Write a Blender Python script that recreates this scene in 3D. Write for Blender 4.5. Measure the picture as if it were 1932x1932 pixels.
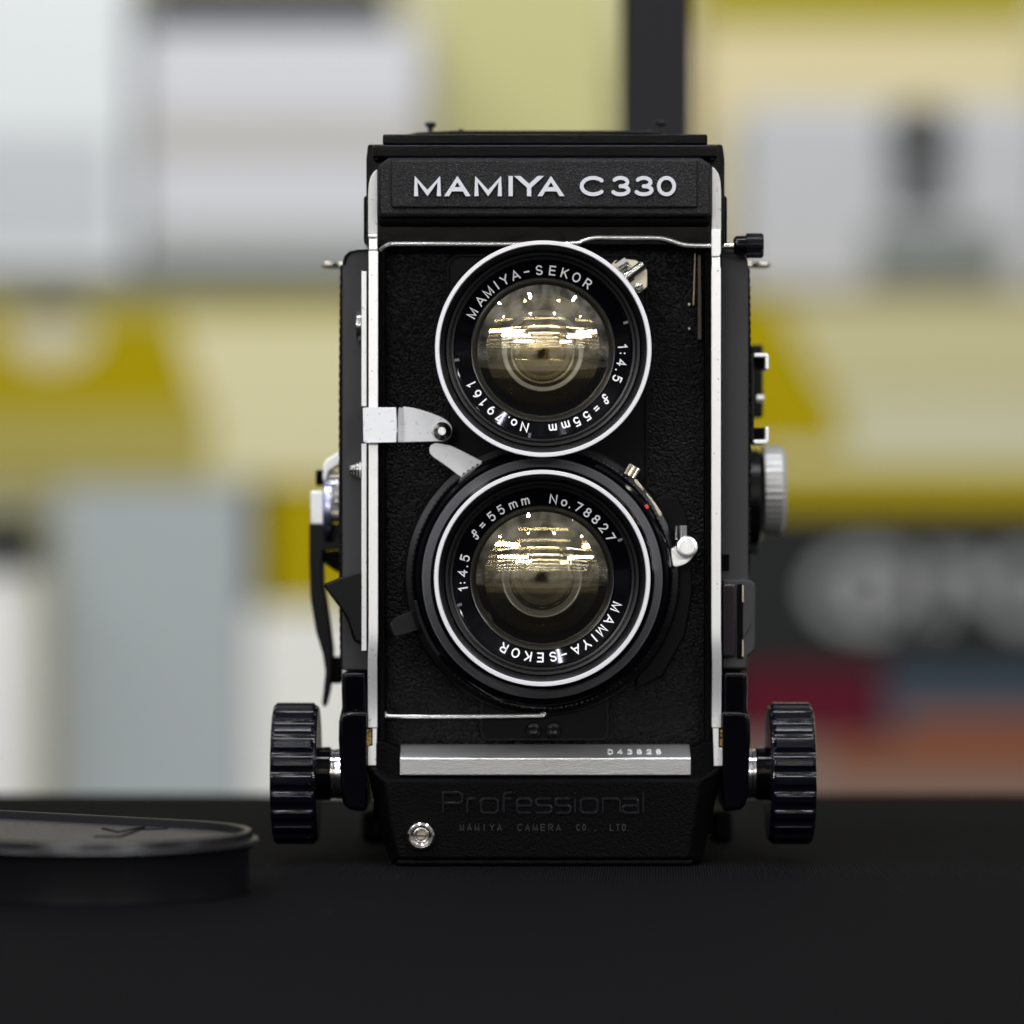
import bpy, bmesh, math, random
from mathutils import Vector, Matrix
random.seed(7)
PI = math.pi
C = bpy.context.scene
for o in list(bpy.data.objects): bpy.data.objects.remove(o)

# ------------------------------------------------------------------ camera, world, lamps
# the photograph is 1932 units square here; the front of the old camera is 900 mm from the lens
F = 7596.0; D0 = 900.0; ZC = 79.1
cam_d = bpy.data.cameras.new('camera'); cam = bpy.data.objects.new('camera', cam_d)
C.collection.objects.link(cam); C.camera = cam
cam.location = (0, -D0*.001, ZC*.001); cam.rotation_euler = (PI/2, 0, 0)
cam_d.sensor_fit = 'HORIZONTAL'; cam_d.sensor_width = 24; cam_d.lens = 24*F/1932
cam_d.clip_start = .05; cam_d.clip_end = 60
cam_d.dof.use_dof = True; cam_d.dof.focus_distance = .888; cam_d.dof.aperture_fstop = 5.2
cam_d.dof.aperture_blades = 0

C.view_settings.view_transform = 'Standard'; C.view_settings.look = 'None'
C.view_settings.exposure = 0; C.view_settings.gamma = 1
C.view_settings.use_curve_mapping = False

W = bpy.data.worlds.new('World'); C.world = W; W.use_nodes = True
nt = W.node_tree; nt.nodes.clear(); N = nt.nodes.new; L = nt.links.new
def wmath(op, a, b=None, c=None):
    n = N('ShaderNodeMath'); n.operation = op
    for i, v in enumerate((a, b, c)):
        if v is None: continue
        if isinstance(v, (int, float)): n.inputs[i].default_value = v
        else: L(v, n.inputs[i])
    return n.outputs[0]
tc = N('ShaderNodeTexCoord'); sp = N('ShaderNodeSeparateXYZ'); L(tc.outputs['Generated'], sp.inputs[0])
ramp = N('ShaderNodeValToRGB'); L(wmath('MULTIPLY_ADD', sp.outputs[2], .5, .5), ramp.inputs[0])
cr = ramp.color_ramp
stops = [(0, (.004,.004,.005)), (.36, (.004,.004,.005)), (.41, (.04,.038,.036)), (.46, (.30,.30,.29)), (.495, (.80,.80,.79)),
         (.545, (.95,.95,.94)), (.59, (.50,.49,.47)), (.66, (.36,.35,.33)), (.72, (1.0,.98,.93)), (.84, (.75,.74,.72)), (1, (.14,.14,.16))]
cr.elements[0].position = 0; cr.elements[0].color = (*stops[0][1], 1)
cr.elements[1].position = 1; cr.elements[1].color = (*stops[-1][1], 1)
for p, c in stops[1:-1]:
    e = cr.elements.new(p); e.color = (*c, 1)
# the shop's shelves far in front of the subject: a lattice of lighter and darker goods
az = wmath('ARCTAN2', sp.outputs[0], sp.outputs[1])
cmb = N('ShaderNodeCombineXYZ'); L(az, cmb.inputs[0]); L(sp.outputs[2], cmb.inputs[1])
bk = N('ShaderNodeTexBrick'); L(cmb.outputs[0], bk.inputs['Vector'])
bk.inputs['Scale'].default_value = 9; bk.inputs['Color1'].default_value = (1.15,1.14,1.12,1)
bk.inputs['Color2'].default_value = (.50,.48,.45,1); bk.inputs['Mortar'].default_value = (.12,.11,.10,1)
bk.inputs['Mortar Size'].default_value = .035; bk.inputs['Mortar Smooth'].default_value = .2
nz = N('ShaderNodeTexNoise'); L(cmb.outputs[0], nz.inputs['Vector']); nz.inputs['Scale'].default_value = 5
nr = N('ShaderNodeMapRange'); L(nz.outputs[0], nr.inputs[0]); nr.inputs[1].default_value = .35; nr.inputs[2].default_value = .65
nr.inputs[3].default_value = .35; nr.inputs[4].default_value = 1.25
mx = N('ShaderNodeMix'); mx.data_type = 'RGBA'; mx.blend_type = 'MULTIPLY'; mx.inputs[0].default_value = .85
bf = N('ShaderNodeMapRange'); L(sp.outputs[2], bf.inputs[0]); bf.inputs[1].default_value = .14; bf.inputs[2].default_value = .34; bf.inputs[3].default_value = .85; bf.inputs[4].default_value = .05
L(bf.outputs[0], mx.inputs[0])
L(ramp.outputs[0], mx.inputs[6]); L(bk.outputs[0], mx.inputs[7])
mx2 = N('ShaderNodeMix'); mx2.data_type = 'RGBA'; mx2.blend_type = 'MULTIPLY'; mx2.inputs[0].default_value = 1
L(mx.outputs[2], mx2.inputs[6]); L(nr.outputs[0], mx2.inputs[7])
# the photographer and tripod, a dark shape straight ahead of the subject
ex = wmath('DIVIDE', sp.outputs[0], .085); ez = wmath('DIVIDE', wmath('ADD', sp.outputs[2], .05), .15)
rr_ = wmath('SQRT', wmath('ADD', wmath('MULTIPLY', ex, ex), wmath('MULTIPLY', ez, ez)))
pm = N('ShaderNodeMapRange'); L(rr_, pm.inputs[0]); pm.inputs[1].default_value = .8; pm.inputs[2].default_value = 1.1; pm.inputs[3].default_value = .06; pm.inputs[4].default_value = 1
pb = wmath('MAXIMUM', pm.outputs[0], wmath('GREATER_THAN', sp.outputs[1], 0))
mx3 = N('ShaderNodeMix'); mx3.data_type = 'RGBA'; mx3.blend_type = 'MULTIPLY'; mx3.inputs[0].default_value = 1
L(mx2.outputs[2], mx3.inputs[6]); L(pb, mx3.inputs[7])
bgn = N('ShaderNodeBackground'); L(mx3.outputs[2], bgn.inputs[0]); bgn.inputs[1].default_value = .55
wo = N('ShaderNodeOutputWorld'); L(bgn.outputs[0], wo.inputs[0])

def lamp(name, loc, size, power, col=(1,.97,.92), target=None, shape='RECTANGLE'):
    d = bpy.data.lights.new(name, 'AREA'); d.shape = shape; d.size = size[0]; d.size_y = size[1]
    d.energy = power; d.color = col
    o = bpy.data.objects.new(name, d); C.collection.objects.link(o); o.location = loc
    if target: o.rotation_euler = (Vector(target)-Vector(loc)).to_track_quat('-Z', 'Y').to_euler()
    return o
def tube_lamp(x, y, ln, rad, z=1.75, w=.045, col=(.95, .97, 1)):
    lamp('ceiling_or_added_tube', (x, y, z), (ln, w), rad*PI*ln*w, col)
for x in (-1.75, 0, 1.6): tube_lamp(x, -.45, 1.25, 36, 1.75, .12)
tube_lamp(-.62, -1.25, .8, 45)
for y, rad in ((-4.6, 34), (-6.2, 30), (-8.2, 26), (-11, 24), (-15, 22), (-21, 20)):
    k = -y
    for x, ln in ((-.46, .30), (0, .40), (.45, .28)):
        tube_lamp((x+.02)*k, y, ln*k, rad, 1.75, .012*k, (1, .93, .78))
for x in (-1.75, -.5, .5, 1.7):
    lamp('ceiling_spot', (x, -2.9, 1.75), (.06, .06), 1.0, (1, .95, .85), (0, -.5, 0), 'DISK')
for x in (-1.4, -.35, .95):      # unseen short lamps added overhead for the highlights on the name rings
    lamp('ceiling_or_added_tube', (x, -1.75, 1.75), (.055, .26), 5.5, (.86, .86, 1))
for x in (-2.3, 2.4):            # unseen lamps added left and right for glints on the edges
    lamp('added_side_light', (x, -.55, .75), (.10, .7), 5, (.88, .90, 1), (0, 0, .1))
# two low light bars in the aisle ahead: the broad pale bars mirrored left and right in the lenses
lamp('aisle_light', (-1.2, -3.3, .90), (1.3, .075), 27, (.97, .98, 1), (0, 0, .1))
lamp('aisle_light', (1.72, -3.3, .90), (1.15, .075), 25, (.97, .98, 1), (0, 0, .1))
lamp('added_background_light', (-.1, 2.3, 1.8), (4.2, .36), 50, (1, .99, .97), (0, 3.9, .07))  # unseen lamp added above the counter to brighten the cartons

# ------------------------------------------------------------------ materials
def mat(name, col, rough=.5, metal=0, spec=.5, bump=None, bumpstr=.3, coat=0, mott=None, emit=None):
    """bump: (kind, scale, detail); mott: (scale, colour2, lo, hi)"""
    m = bpy.data.materials.new(name); m.use_nodes = True; t = m.node_tree
    b = t.nodes['Principled BSDF']
    b.inputs['Base Color'].default_value = (*col, 1); b.inputs['Roughness'].default_value = rough
    b.inputs['Metallic'].default_value = metal; b.inputs['Specular IOR Level'].default_value = spec
    b.inputs['Coat Weight'].default_value = coat; b.inputs['Coat Roughness'].default_value = .08
    tcn = t.nodes.new('ShaderNodeTexCoord')
    if bump:
        kind, sc, dist = bump
        if kind == 'noise':
            n = t.nodes.new('ShaderNodeTexNoise'); n.inputs['Scale'].default_value = sc; n.inputs['Detail'].default_value = 3
            out = n.outputs[0]
            t.links.new(tcn.outputs['Object'], n.inputs['Vector'])
        elif kind == 'leather':
            mp = t.nodes.new('ShaderNodeMapping'); mp.inputs['Scale'].default_value = (1, 1, 1.12)
            t.links.new(tcn.outputs['Object'], mp.inputs[0])
            wn = t.nodes.new('ShaderNodeTexNoise'); wn.inputs['Scale'].default_value = sc*.5
            t.links.new(mp.outputs[0], wn.inputs['Vector'])
            ad = t.nodes.new('ShaderNodeMix'); ad.data_type = 'VECTOR'; ad.inputs[0].default_value = .00010
            t.links.new(mp.outputs[0], ad.inputs[4]); t.links.new(wn.outputs[1], ad.inputs[5])
            n = t.nodes.new('ShaderNodeTexVoronoi'); n.inputs['Scale'].default_value = sc; n.feature = 'F1'
            t.links.new(ad.outputs[1], n.inputs['Vector'])
            iv = t.nodes.new('ShaderNodeMath'); iv.operation = 'SUBTRACT'; iv.inputs[0].default_value = 1
            t.links.new(n.outputs['Distance'], iv.inputs[1]); out = iv.outputs[0]
        elif kind == 'weave':
            mp = t.nodes.new('ShaderNodeMapping'); mp.inputs['Rotation'].default_value = (0, 0, .035)
            t.links.new(tcn.outputs['Object'], mp.inputs[0])
            n = t.nodes.new('ShaderNodeTexWave'); n.inputs['Scale'].default_value = sc; n.wave_type = 'BANDS'
            n.inputs['Distortion'].default_value = .25; n.inputs['Detail Scale'].default_value = 2
            t.links.new(mp.outputs[0], n.inputs['Vector']); out = n.outputs[1]
            wr = t.nodes.new('ShaderNodeValToRGB'); wr.color_ramp.elements[0].color = (*[q*.35 for q in col], 1); wr.color_ramp.elements[1].color = (*[q*1.9 for q in col], 1)
            t.links.new(out, wr.inputs[0]); t.links.new(wr.outputs[0], b.inputs['Base Color'])
        bp = t.nodes.new('ShaderNodeBump'); bp.inputs['Strength'].default_value = bumpstr; bp.inputs['Distance'].default_value = dist
        t.links.new(out, bp.inputs['Height']); t.links.new(bp.outputs[0], b.inputs['Normal'])
    if mott:
        sc, c2, lo, hi = mott
        n = t.nodes.new('ShaderNodeTexNoise'); n.inputs['Scale'].default_value = sc; n.inputs['Detail'].default_value = 4
        t.links.new(tcn.outputs['Object'], n.inputs['Vector'])
        r = t.nodes.new('ShaderNodeValToRGB'); r.color_ramp.elements[0].position = lo; r.color_ramp.elements[1].position = hi
        r.color_ramp.elements[0].color = (*col, 1); r.color_ramp.elements[1].color = (*c2, 1)
        t.links.new(n.outputs[0], r.inputs[0]); t.links.new(r.outputs[0], b.inputs['Base Color'])
    return m
M = {}
M['leather'] = mat('leatherette', (.0022,.0022,.0026), .38, 0, .14, ('leather', 1750, .00035), 1)
M['sideleather'] = mat('side_leatherette', (.034,.034,.036), .6, 0, .3, ('noise', 2500, .0001), .5)
M['crackle'] = mat('crackle_paint', (.0055,.0055,.0065), .40, 0, .25, ('noise', 2600, .00028), 1, mott=(3600, (.11,.11,.115), .58, .78))
M['crackle_dark'] = mat('base_crackle_paint', (.0010,.0010,.0013), .5, 0, .06, ('noise', 2300, .0003), 1)
M['panel'] = mat('satin_black_plate', (.0018,.0018,.0022), .45, 0, .09, ('noise', 1500, .00005), .4)
M['enamel'] = mat('gloss_black_enamel', (.0014,.0014,.0026), .07, 0, .20, ('noise', 300, .00008), .12)
M['satin'] = mat('satin_black_metal', (.0025,.0025,.0032), .30, 0, .24)
M['matte'] = mat('matte_black', (.0015,.0015,.0018), .7, 0, .05)
M['ringgrey'] = mat('dark_grey_anodised', (.14,.14,.148), .42, .2, .35)
M['wire'] = mat('polished_wire', (.95,.95,.94), .26, .85, .5)
M['lever_black'] = mat('glossy_lever_black', (.008,.008,.009), .14, 0, .8)
M['dull_silver'] = mat('dull_silver', (.55,.55,.54), .4, .5, .5)
M['bezel'] = mat('lens_bezel', (.012,.012,.013), .28, 0, .5)
M['knob'] = mat('black_knob_metal', (.0022,.0022,.0055), .17, 0, .36, ('noise', 900, .00005), .2)
M['alu'] = mat('satin_aluminium', (.92,.92,.92), .36, .62, .5, ('noise', 3000, .00003), .25, mott=(1100, (.52,.51,.48), .64, .72))
M['alu_grain'] = mat('grained_aluminium', (.98,.98,.98), .32, .9, .5, ('noise', 3400, .00012), .55)
M['latch'] = mat('worn_latch_metal', (.70,.71,.73), .4, .4, .5, ('noise', 2500, .00003), .3, mott=(1100, (.28,.26,.24), .62, .78))
M['chrome'] = mat('chrome', (.85,.84,.84), .12, 1, .5)
M['nickel'] = mat('warm_nickel', (.72,.66,.54), .3, 1, .5, ('noise', 1500, .0001), .4)
M['brass'] = mat('worn_brass', (.55,.36,.10), .45, .8, .5, ('noise', 2500, .0005), 1, mott=(1800, (.08,.03,.01), .5, .6))
M['ring'] = mat('bright_rim', (.84,.83,.86), .34, .25, .5)
M['ink'] = mat('white_engraving', (.78,.78,.78), .45, 0, .5)
M['badge'] = mat('silver_badge', (.60,.61,.65), .45, .35, .5, ('noise', 2500, .00005), .3, mott=(1500, (.45,.44,.43), .7, .8))
M['bluecrank'] = mat('blue_light_tinted_chrome', (.55,.58,.85), .25, 1, .5)  # blue cast of the light is put into the chrome's base colour
M['red'] = mat('red_index', (.75,.04,.02), .5)
M['cloth'] = mat('black_cloth', (.0050,.0050,.0068), .9, 0, .05, ('weave', 500, .0006), 1)
M['capplastic'] = mat('cap_plastic', (.004,.004,.005), .33, 0, .34)
M['captop'] = mat('cap_grain', (.009,.008,.013), .42, 0, .3, ('noise', 1300, .0004), 1, mott=(1500, (.07,.065,.085), .45, .72))

def lint(m, base, sc=110, col=(.30,.30,.31)):
    t = m.node_tree; b = t.nodes['Principled BSDF']; tcn = t.nodes.new('ShaderNodeTexCoord')
    v = t.nodes.new('ShaderNodeTexVoronoi'); v.inputs['Scale'].default_value = sc; t.links.new(tcn.outputs['Object'], v.inputs['Vector'])
    sx = t.nodes.new('ShaderNodeSeparateColor'); t.links.new(v.outputs['Color'], sx.inputs[0])
    ra = t.nodes.new('ShaderNodeMath'); ra.operation = 'MULTIPLY_ADD'; t.links.new(sx.outputs[0], ra.inputs[0]); ra.inputs[1].default_value = .10; ra.inputs[2].default_value = -.068
    lt = t.nodes.new('ShaderNodeMath'); lt.operation = 'LESS_THAN'; t.links.new(v.outputs['Distance'], lt.inputs[0]); t.links.new(ra.outputs[0], lt.inputs[1])
    mxn = t.nodes.new('ShaderNodeMix'); mxn.data_type = 'RGBA'; t.links.new(lt.outputs[0], mxn.inputs[0])
    mxn.inputs[6].default_value = (*base, 1); mxn.inputs[7].default_value = (*col, 1)
    src = b.inputs['Base Color'].links
    if src: t.links.new(src[0].from_socket, mxn.inputs[6])
    t.links.new(mxn.outputs[2], b.inputs['Base Color'])
lint(M['cloth'], (.0055,.0055,.0082)); lint(M['capplastic'], (.004,.004,.005), 260); lint(M['captop'], (.02,.019,.024), 300)
lint(M['leather'], (.0022,.0022,.0026), 150, (.07,.07,.07)); lint(M['enamel'], (.0014,.0014,.0026), 260, (.12,.12,.13)); lint(M['knob'], (.0025,.0025,.006), 330, (.16,.16,.17))
lint(M['crackle'], (.01,.01,.01), 300, (.2,.2,.2))
def glass(name, col, fac, rough=0.0, edge=None):
    m = bpy.data.materials.new(name); m.use_nodes = True; t = m.node_tree; t.nodes.clear()
    o = t.nodes.new('ShaderNodeOutputMaterial'); mixn = t.nodes.new('ShaderNodeMixShader')
    tr = t.nodes.new('ShaderNodeBsdfTransparent'); g = t.nodes.new('ShaderNodeBsdfGlossy')
    g.inputs['Roughness'].default_value = rough; g.inputs['Color'].default_value = (*col, 1)
    tr.inputs['Color'].default_value = (.93,.92,.86,1)
    mixn.inputs[0].default_value = fac
    t.links.new(tr.outputs[0], mixn.inputs[1]); t.links.new(g.outputs[0], mixn.inputs[2]); t.links.new(mixn.outputs[0], o.inputs[0])
    return m
M['glass_a'] = glass('coated_front_glass', (1,.95,.82), .29)
M['glass_b'] = glass('coated_second_glass', (1,.85,.52), .25)
M['glass_e'] = glass('coated_taking_glass', (1,.93,.76), .24)
M['glass_c'] = glass('coated_inner_glass', (1,.93,.70), .8)
M['glass_d'] = glass('coated_iris_glass', (.95,.93,.88), .66)

# ------------------------------------------------------------------ geometry helpers (all lengths in mm)
def S(d): return (D0-d)/F
def X(u, d=0): return (u-966)*S(d)
def Z(v, d=0): return ZC-(v-966)*S(d)
def U(u, v, d=0): return Vector((X(u, d), -d, Z(v, d)))
def build(name, bm, m, parent=None, bevel=0, seg=2, smooth=35, recalc=True):
    if recalc: bmesh.ops.recalc_face_normals(bm, faces=bm.faces)
    bmesh.ops.scale(bm, vec=(.001,)*3, verts=bm.verts)
    me = bpy.data.meshes.new(name); bm.to_mesh(me); bm.free()
    for p in me.polygons: p.use_smooth = True
    me.set_sharp_from_angle(angle=math.radians(smooth))
    me.materials.append(M[m] if isinstance(m, str) else m)
    o = bpy.data.objects.new(name, me); C.collection.objects.link(o)
    if bevel:
        b = o.modifiers.new('bevel', 'BEVEL'); b.width = bevel*.001; b.segments = seg; b.limit_method = 'ANGLE'
        b.angle_limit = math.radians(35); b.harden_normals = True
    if parent: o.parent = parent
    return o
def thing(name, label, cat, group=None):
    o = bpy.data.objects.new(name, None); C.collection.objects.link(o); o.empty_display_size = .02
    o['label'] = label; o['category'] = cat
    if group: o['group'] = group
    return o
def nb(): return bmesh.new()
def box(bm, x0, x1, y0, y1, z0, z1):
    vs = [bm.verts.new((x, y, z)) for x in (x0, x1) for y in (y0, y1) for z in (z0, z1)]
    for f in ((0,1,3,2), (4,6,7,5), (0,4,5,1), (2,3,7,6), (0,2,6,4), (1,5,7,3)): bm.faces.new([vs[i] for i in f])
def ubox(bm, u0, u1, v0, v1, d0, d1):       # front face measured at depth d0 (towards viewer), back at d1
    box(bm, X(u0, d0), X(u1, d0), -d0, -d1, Z(v1, d0), Z(v0, d0))
def prism(bm, pts, d0, d1, tilt=None):      # outline of (u,v) at depth d0, extruded back to d1
    a = [bm.verts.new((X(u, d0), -d0 if tilt is None else -(d0-tilt(u, v)), Z(v, d0))) for u, v in pts]
    b = [bm.verts.new((X(u, d0), -d1, Z(v, d0))) for u, v in pts]
    n = len(pts); bm.faces.new(a); bm.faces.new(b[::-1])
    for i in range(n): bm.faces.new((a[i], b[i], b[(i+1) % n], a[(i+1) % n]))
def frame_prism(bm, outer, inner, d0, d1):  # ring between two outlines with equal counts
    n = len(outer); R = []
    for d in (d0, d1):
        R.append([bm.verts.new((X(u, d0), -d, Z(v, d0))) for u, v in outer]); R.append([bm.verts.new((X(u, d0), -d, Z(v, d0))) for u, v in inner])
    fo, fi, bo, bi = R
    for i in range(n):
        j = (i+1) % n
        bm.faces.new((fo[i], fo[j], fi[j], fi[i])); bm.faces.new((bo[i], bi[i], bi[j], bo[j]))
        bm.faces.new((fo[i], bo[i], bo[j], fo[j])); bm.faces.new((fi[i], fi[j], bi[j], bi[i]))
def rrect(u0, u1, v0, v1, r, n=6):
    p = []
    for cx, cy, a in ((u1-r, v0+r, -90), (u1-r, v1-r, 0), (u0+r, v1-r, 90), (u0+r, v0+r, 180)):
        for k in range(n+1):
            t = math.radians(a+90*k/n); p.append((cx+r*math.cos(t), cy+r*math.sin(t)))
    return p
def lathe(bm, c, prof, seg=128, axis='Y', close=False, wob=None):
    """prof: (radius mm, height mm) ; axis Y: height is depth d towards viewer; axis X: height is x"""
    rings = []
    for r, h in prof:
        ring = []
        if r < 1e-6:
            ring = [bm.verts.new(c+(Vector((0, -h, 0)) if axis == 'Y' else Vector((h, 0, 0)) if axis == 'X' else Vector((0, 0, h))))]*seg
        else:
            for k in range(seg):
                t = 2*PI*k/seg; rr = r*(wob(k, h) if wob else 1)
                v = (rr*math.sin(t), -h, rr*math.cos(t)) if axis == 'Y' else (h, rr*math.sin(t), rr*math.cos(t)) if axis == 'X' else (rr*math.cos(t), rr*math.sin(t), h)
                ring.append(bm.verts.new(c+Vector(v)))
        rings.append(ring)
    if close: rings.append(rings[0])
    for a, b in zip(rings, rings[1:]):
        for k in range(seg):
            q = [a[k], a[(k+1) % seg], b[(k+1) % seg], b[k]]; q2 = []
            for v in q:
                if v not in q2: q2.append(v)
            if len(q2) > 2:
                try: bm.faces.new(q2)
                except ValueError: pass
def cyl(bm, p, q, r, seg=24, r2=None):       # capped cylinder between two points
    r2 = r if r2 is None else r2
    p, q = Vector(p), Vector(q); ax = (q-p).normalized(); a = ax.orthogonal().normalized(); b = ax.cross(a)
    A = [bm.verts.new(p+(a*math.cos(2*PI*k/seg)+b*math.sin(2*PI*k/seg))*r) for k in range(seg)]
    B = [bm.verts.new(q+(a*math.cos(2*PI*k/seg)+b*math.sin(2*PI*k/seg))*r2) for k in range(seg)]
    bm.faces.new(A); bm.faces.new(B[::-1])
    for k in range(seg): bm.faces.new((A[k], A[(k+1) % seg], B[(k+1) % seg], B[k]))
def tube(bm, pts, r, seg=12):
    pts = [Vector(p) for p in pts]; rings = []; up = Vector((0, 1, 0))
    for i, p in enumerate(pts):
        t = (pts[min(i+1, len(pts)-1)]-pts[max(i-1, 0)]).normalized(); a = up.cross(t).normalized(); b = t.cross(a)
        rings.append([bm.verts.new(p+(a*math.cos(2*PI*k/seg)+b*math.sin(2*PI*k/seg))*r) for k in range(seg)])
    for A, B in zip(rings, rings[1:]):
        for k in range(seg): bm.faces.new((A[k], A[(k+1) % seg], B[(k+1) % seg], B[k]))
    bm.faces.new(rings[0]); bm.faces.new(rings[-1][::-1])
def smoothline(pts, n=6):                    # Catmull-Rom through points
    P = [Vector(p) for p in pts]; P = [2*P[0]-P[1]]+P+[2*P[-1]-P[-2]]; out = []
    for i in range(1, len(P)-2):
        for k in range(n):
            t = k/n; a, b, c, d = P[i-1:i+3]
            out.append(.5*((2*b)+(c-a)*t+(2*a-5*b+4*c-d)*t*t+(3*b-a-3*c+d)*t**3))
    return out+[P[-2]]

# ------------------------------------------------------------------ stroke lettering
def arc(cx, cy, rx, ry, a0, a1, n=14):
    return [(cx+rx*math.cos(math.radians(a0+(a1-a0)*k/n)), cy+ry*math.sin(math.radians(a0+(a1-a0)*k/n))) for k in range(n+1)]
def ell(cx, cy, rx, ry, n=28): return ('c', [(cx+rx*math.cos(2*PI*k/n), cy+ry*math.sin(2*PI*k/n)) for k in range(n)])
six = [ell(.31, .32, .31, .32), arc(.46, .33, .46, .67, 180, 108, 8)]
G = {
 'M': (.92, [[(0,0),(0,1),(.46,.03),(.92,1),(.92,0)]]), 'A': (.92, [[(0,0),(.46,1),(.92,0)], [(.16,.3),(.76,.3)]]),
 'I': (0, [[(0,0),(0,1)]]), 'Y': (.84, [[(0,1),(.42,.46),(.84,1)], [(.42,.46),(.42,0)]]), '-': (.55, [[(0,.5),(.55,.5)]]),
 'S': (.68, [arc(.34,.74,.32,.26,25,270)+arc(.34,.24,.34,.24,90,-155)[1:]]),
 'E': (.66, [[(.66,1),(0,1),(0,0),(.66,0)], [(0,.52),(.6,.52)]]), 'K': (.74, [[(0,0),(0,1)], [(.7,1),(0,.36)], [(.26,.6),(.74,0)]]),
 'O': (.86, [ell(.43,.5,.43,.5)]), 'R': (.7, [[(0,0),(0,1),(.4,1)]+arc(.4,.74,.28,.26,90,-90)[1:]+[(0,.48)], [(.36,.48),(.7,0)]]),
 'P': (.7, [[(0,0),(0,1),(.42,1)]+arc(.42,.72,.28,.28,90,-90)[1:]+[(0,.44)]]),
 'N': (.78, [[(0,0),(0,1),(.78,0),(.78,1)]]), 'L': (.6, [[(0,1),(0,0),(.6,0)]]), 'T': (.76, [[(0,1),(.76,1)], [(.38,1),(.38,0)]]),
 'C': (.80, [arc(.45,.5,.45,.5,42,318,26)]), 'D': (.76, [('c', [(0,0),(0,1),(.34,1)]+arc(.34,.5,.42,.5,90,-90)[1:])]),
 'o': (.6, [ell(.3,.33,.3,.33)]), 'm': (.84, [[(0,0),(0,.66)], [(0,.42)]+arc(.21,.44,.21,.22,180,0,10)+[(.42,0)], [(.42,.42)]+arc(.63,.44,.21,.22,180,0,10)+[(.84,0)]]),
 'f': (.78, [[(.78,.80),(.72,.96),(.56,1.02),(.40,.92),(.36,.70),(.42,.42),(.38,.12),(.22,-.03),(.06,.02),(0,.18)], [(.08,.52),(.70,.58)]]),
 '1': (.24, [[(0,.80),(.24,1),(.24,0)]]), '2': (.62, [arc(.31,.70,.30,.30,165,-35,14)+[(0,0),(.64,0)]]),
 '3': (.84, [arc(.42,.74,.36,.26,150,-90,16), arc(.42,.25,.42,.25,90,-155,18)]),
 '4': (.68, [[(.5,0),(.5,1),(0,.3),(.68,.3)]]), '5': (.64, [[(.6,1),(.1,1),(.05,.54)]+arc(.31,.32,.32,.33,130,-145,16)]),
 '6': (.62, six), '7': (.62, [[(0,1),(.62,1),(.2,0)]]), '8': (.62, [ell(.31,.76,.26,.24), ell(.31,.26,.31,.26)]),
 '9': (.62, [('c', [(.62-x, 1-y) for x, y in six[0][1]]), [(.62-x, 1-y) for x, y in six[1]]]),
 '0': (.74, [ell(.37,.5,.37,.5,36)]), '.': (0, [[(0,0),(0,.03)]]), ',': (.06, [[(.06,.05),(0,-.12)]]),
 ':': (0, [[(0,.25),(0,.28)], [(0,.72),(0,.75)]]), '=': (.5, [[(0,.34),(.5,.34)], [(0,.64),(.5,.64)]]),
}
def ribbon(bm, pts, w, place, h0, h1, closed=False, rnd=True, cut=None):
    P = [Vector((a, b)) for a, b in pts]; Q = [P[0]]
    for p in P[1:]:
        if (p-Q[-1]).length > 1e-4: Q.append(p)
    P = Q; n = len(P); Lf, Rt = [], []
    for i in range(n):
        if closed: a, b = (P[i]-P[i-1]).normalized(), (P[(i+1) % n]-P[i]).normalized()
        else:
            a = (P[i]-P[i-1]).normalized() if i else (P[1]-P[0]).normalized()
            b = (P[i+1]-P[i]).normalized() if i < n-1 else a
        na, nb_ = Vector((-a.y, a.x)), Vector((-b.y, b.x)); m = (na+nb_)
        m = m.normalized() if m.length > 1e-6 else na
        k = min(1/max(m.dot(na), .35), 1.9)*w/2
        Lf.append(P[i]+m*k); Rt.append(P[i]-m*k)
    if cut and not closed:
        for e, t in ((0, (P[0]-P[1]).normalized()), (-1, (P[-1]-P[-2]).normalized())):
            if abs(t.y) > .3:
                lim = cut[0] if t.y < 0 else cut[1]
                if abs(P[e].y-lim) < w*1.1:
                    for A in (Lf, Rt): A[e] = A[e]+t*((lim-A[e].y)/t.y)
        for A in (Lf, Rt):
            for q in A: q.y = min(max(q.y, cut[0]), cut[1])
    def vert(p, h): return bm.verts.new(place(p.x, p.y, h))
    if closed:
        a = [vert(p, h1) for p in Lf]; b = [vert(p, h1) for p in Rt]; c = [vert(p, h0) for p in Lf]; d = [vert(p, h0) for p in Rt]
        for i in range(n):
            j = (i+1) % n
            bm.faces.new((a[i], a[j], b[j], b[i])); bm.faces.new((a[i], c[i], c[j], a[j])); bm.faces.new((b[i], b[j], d[j], d[i]))
    else:
        out = list(Lf)
        if rnd:
            t = (P[-1]-P[-2]).normalized(); nn = Vector((-t.y, t.x))
            out += [P[-1]+(nn*math.cos(PI*k/6)+t*math.sin(PI*k/6))*w/2 for k in range(1, 6)]
        out += Rt[::-1]
        if rnd:
            t = (P[0]-P[1]).normalized(); nn = Vector((-t.y, t.x))
            out += [P[0]+(nn*math.cos(PI*k/6)+t*math.sin(PI*k/6))*w/2 for k in range(1, 6)]
        # top as strip of quads plus end caps, sides around the outline
        a = [vert(p, h1) for p in out]; c = [vert(p, h0) for p in out]; m = len(out); q = 5 if rnd else 0
        for i in range(n-1): bm.faces.new((a[i], a[i+1], a[n+q+n-2-i], a[n+q+n-1-i]))
        if rnd:
            bm.faces.new(a[n-1:n+q+1]); bm.faces.new(a[n+q+n-1:]+[a[0]])
        for i in range(m): bm.faces.new((a[i], c[i], c[(i+1) % m], a[(i+1) % m]))
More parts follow.
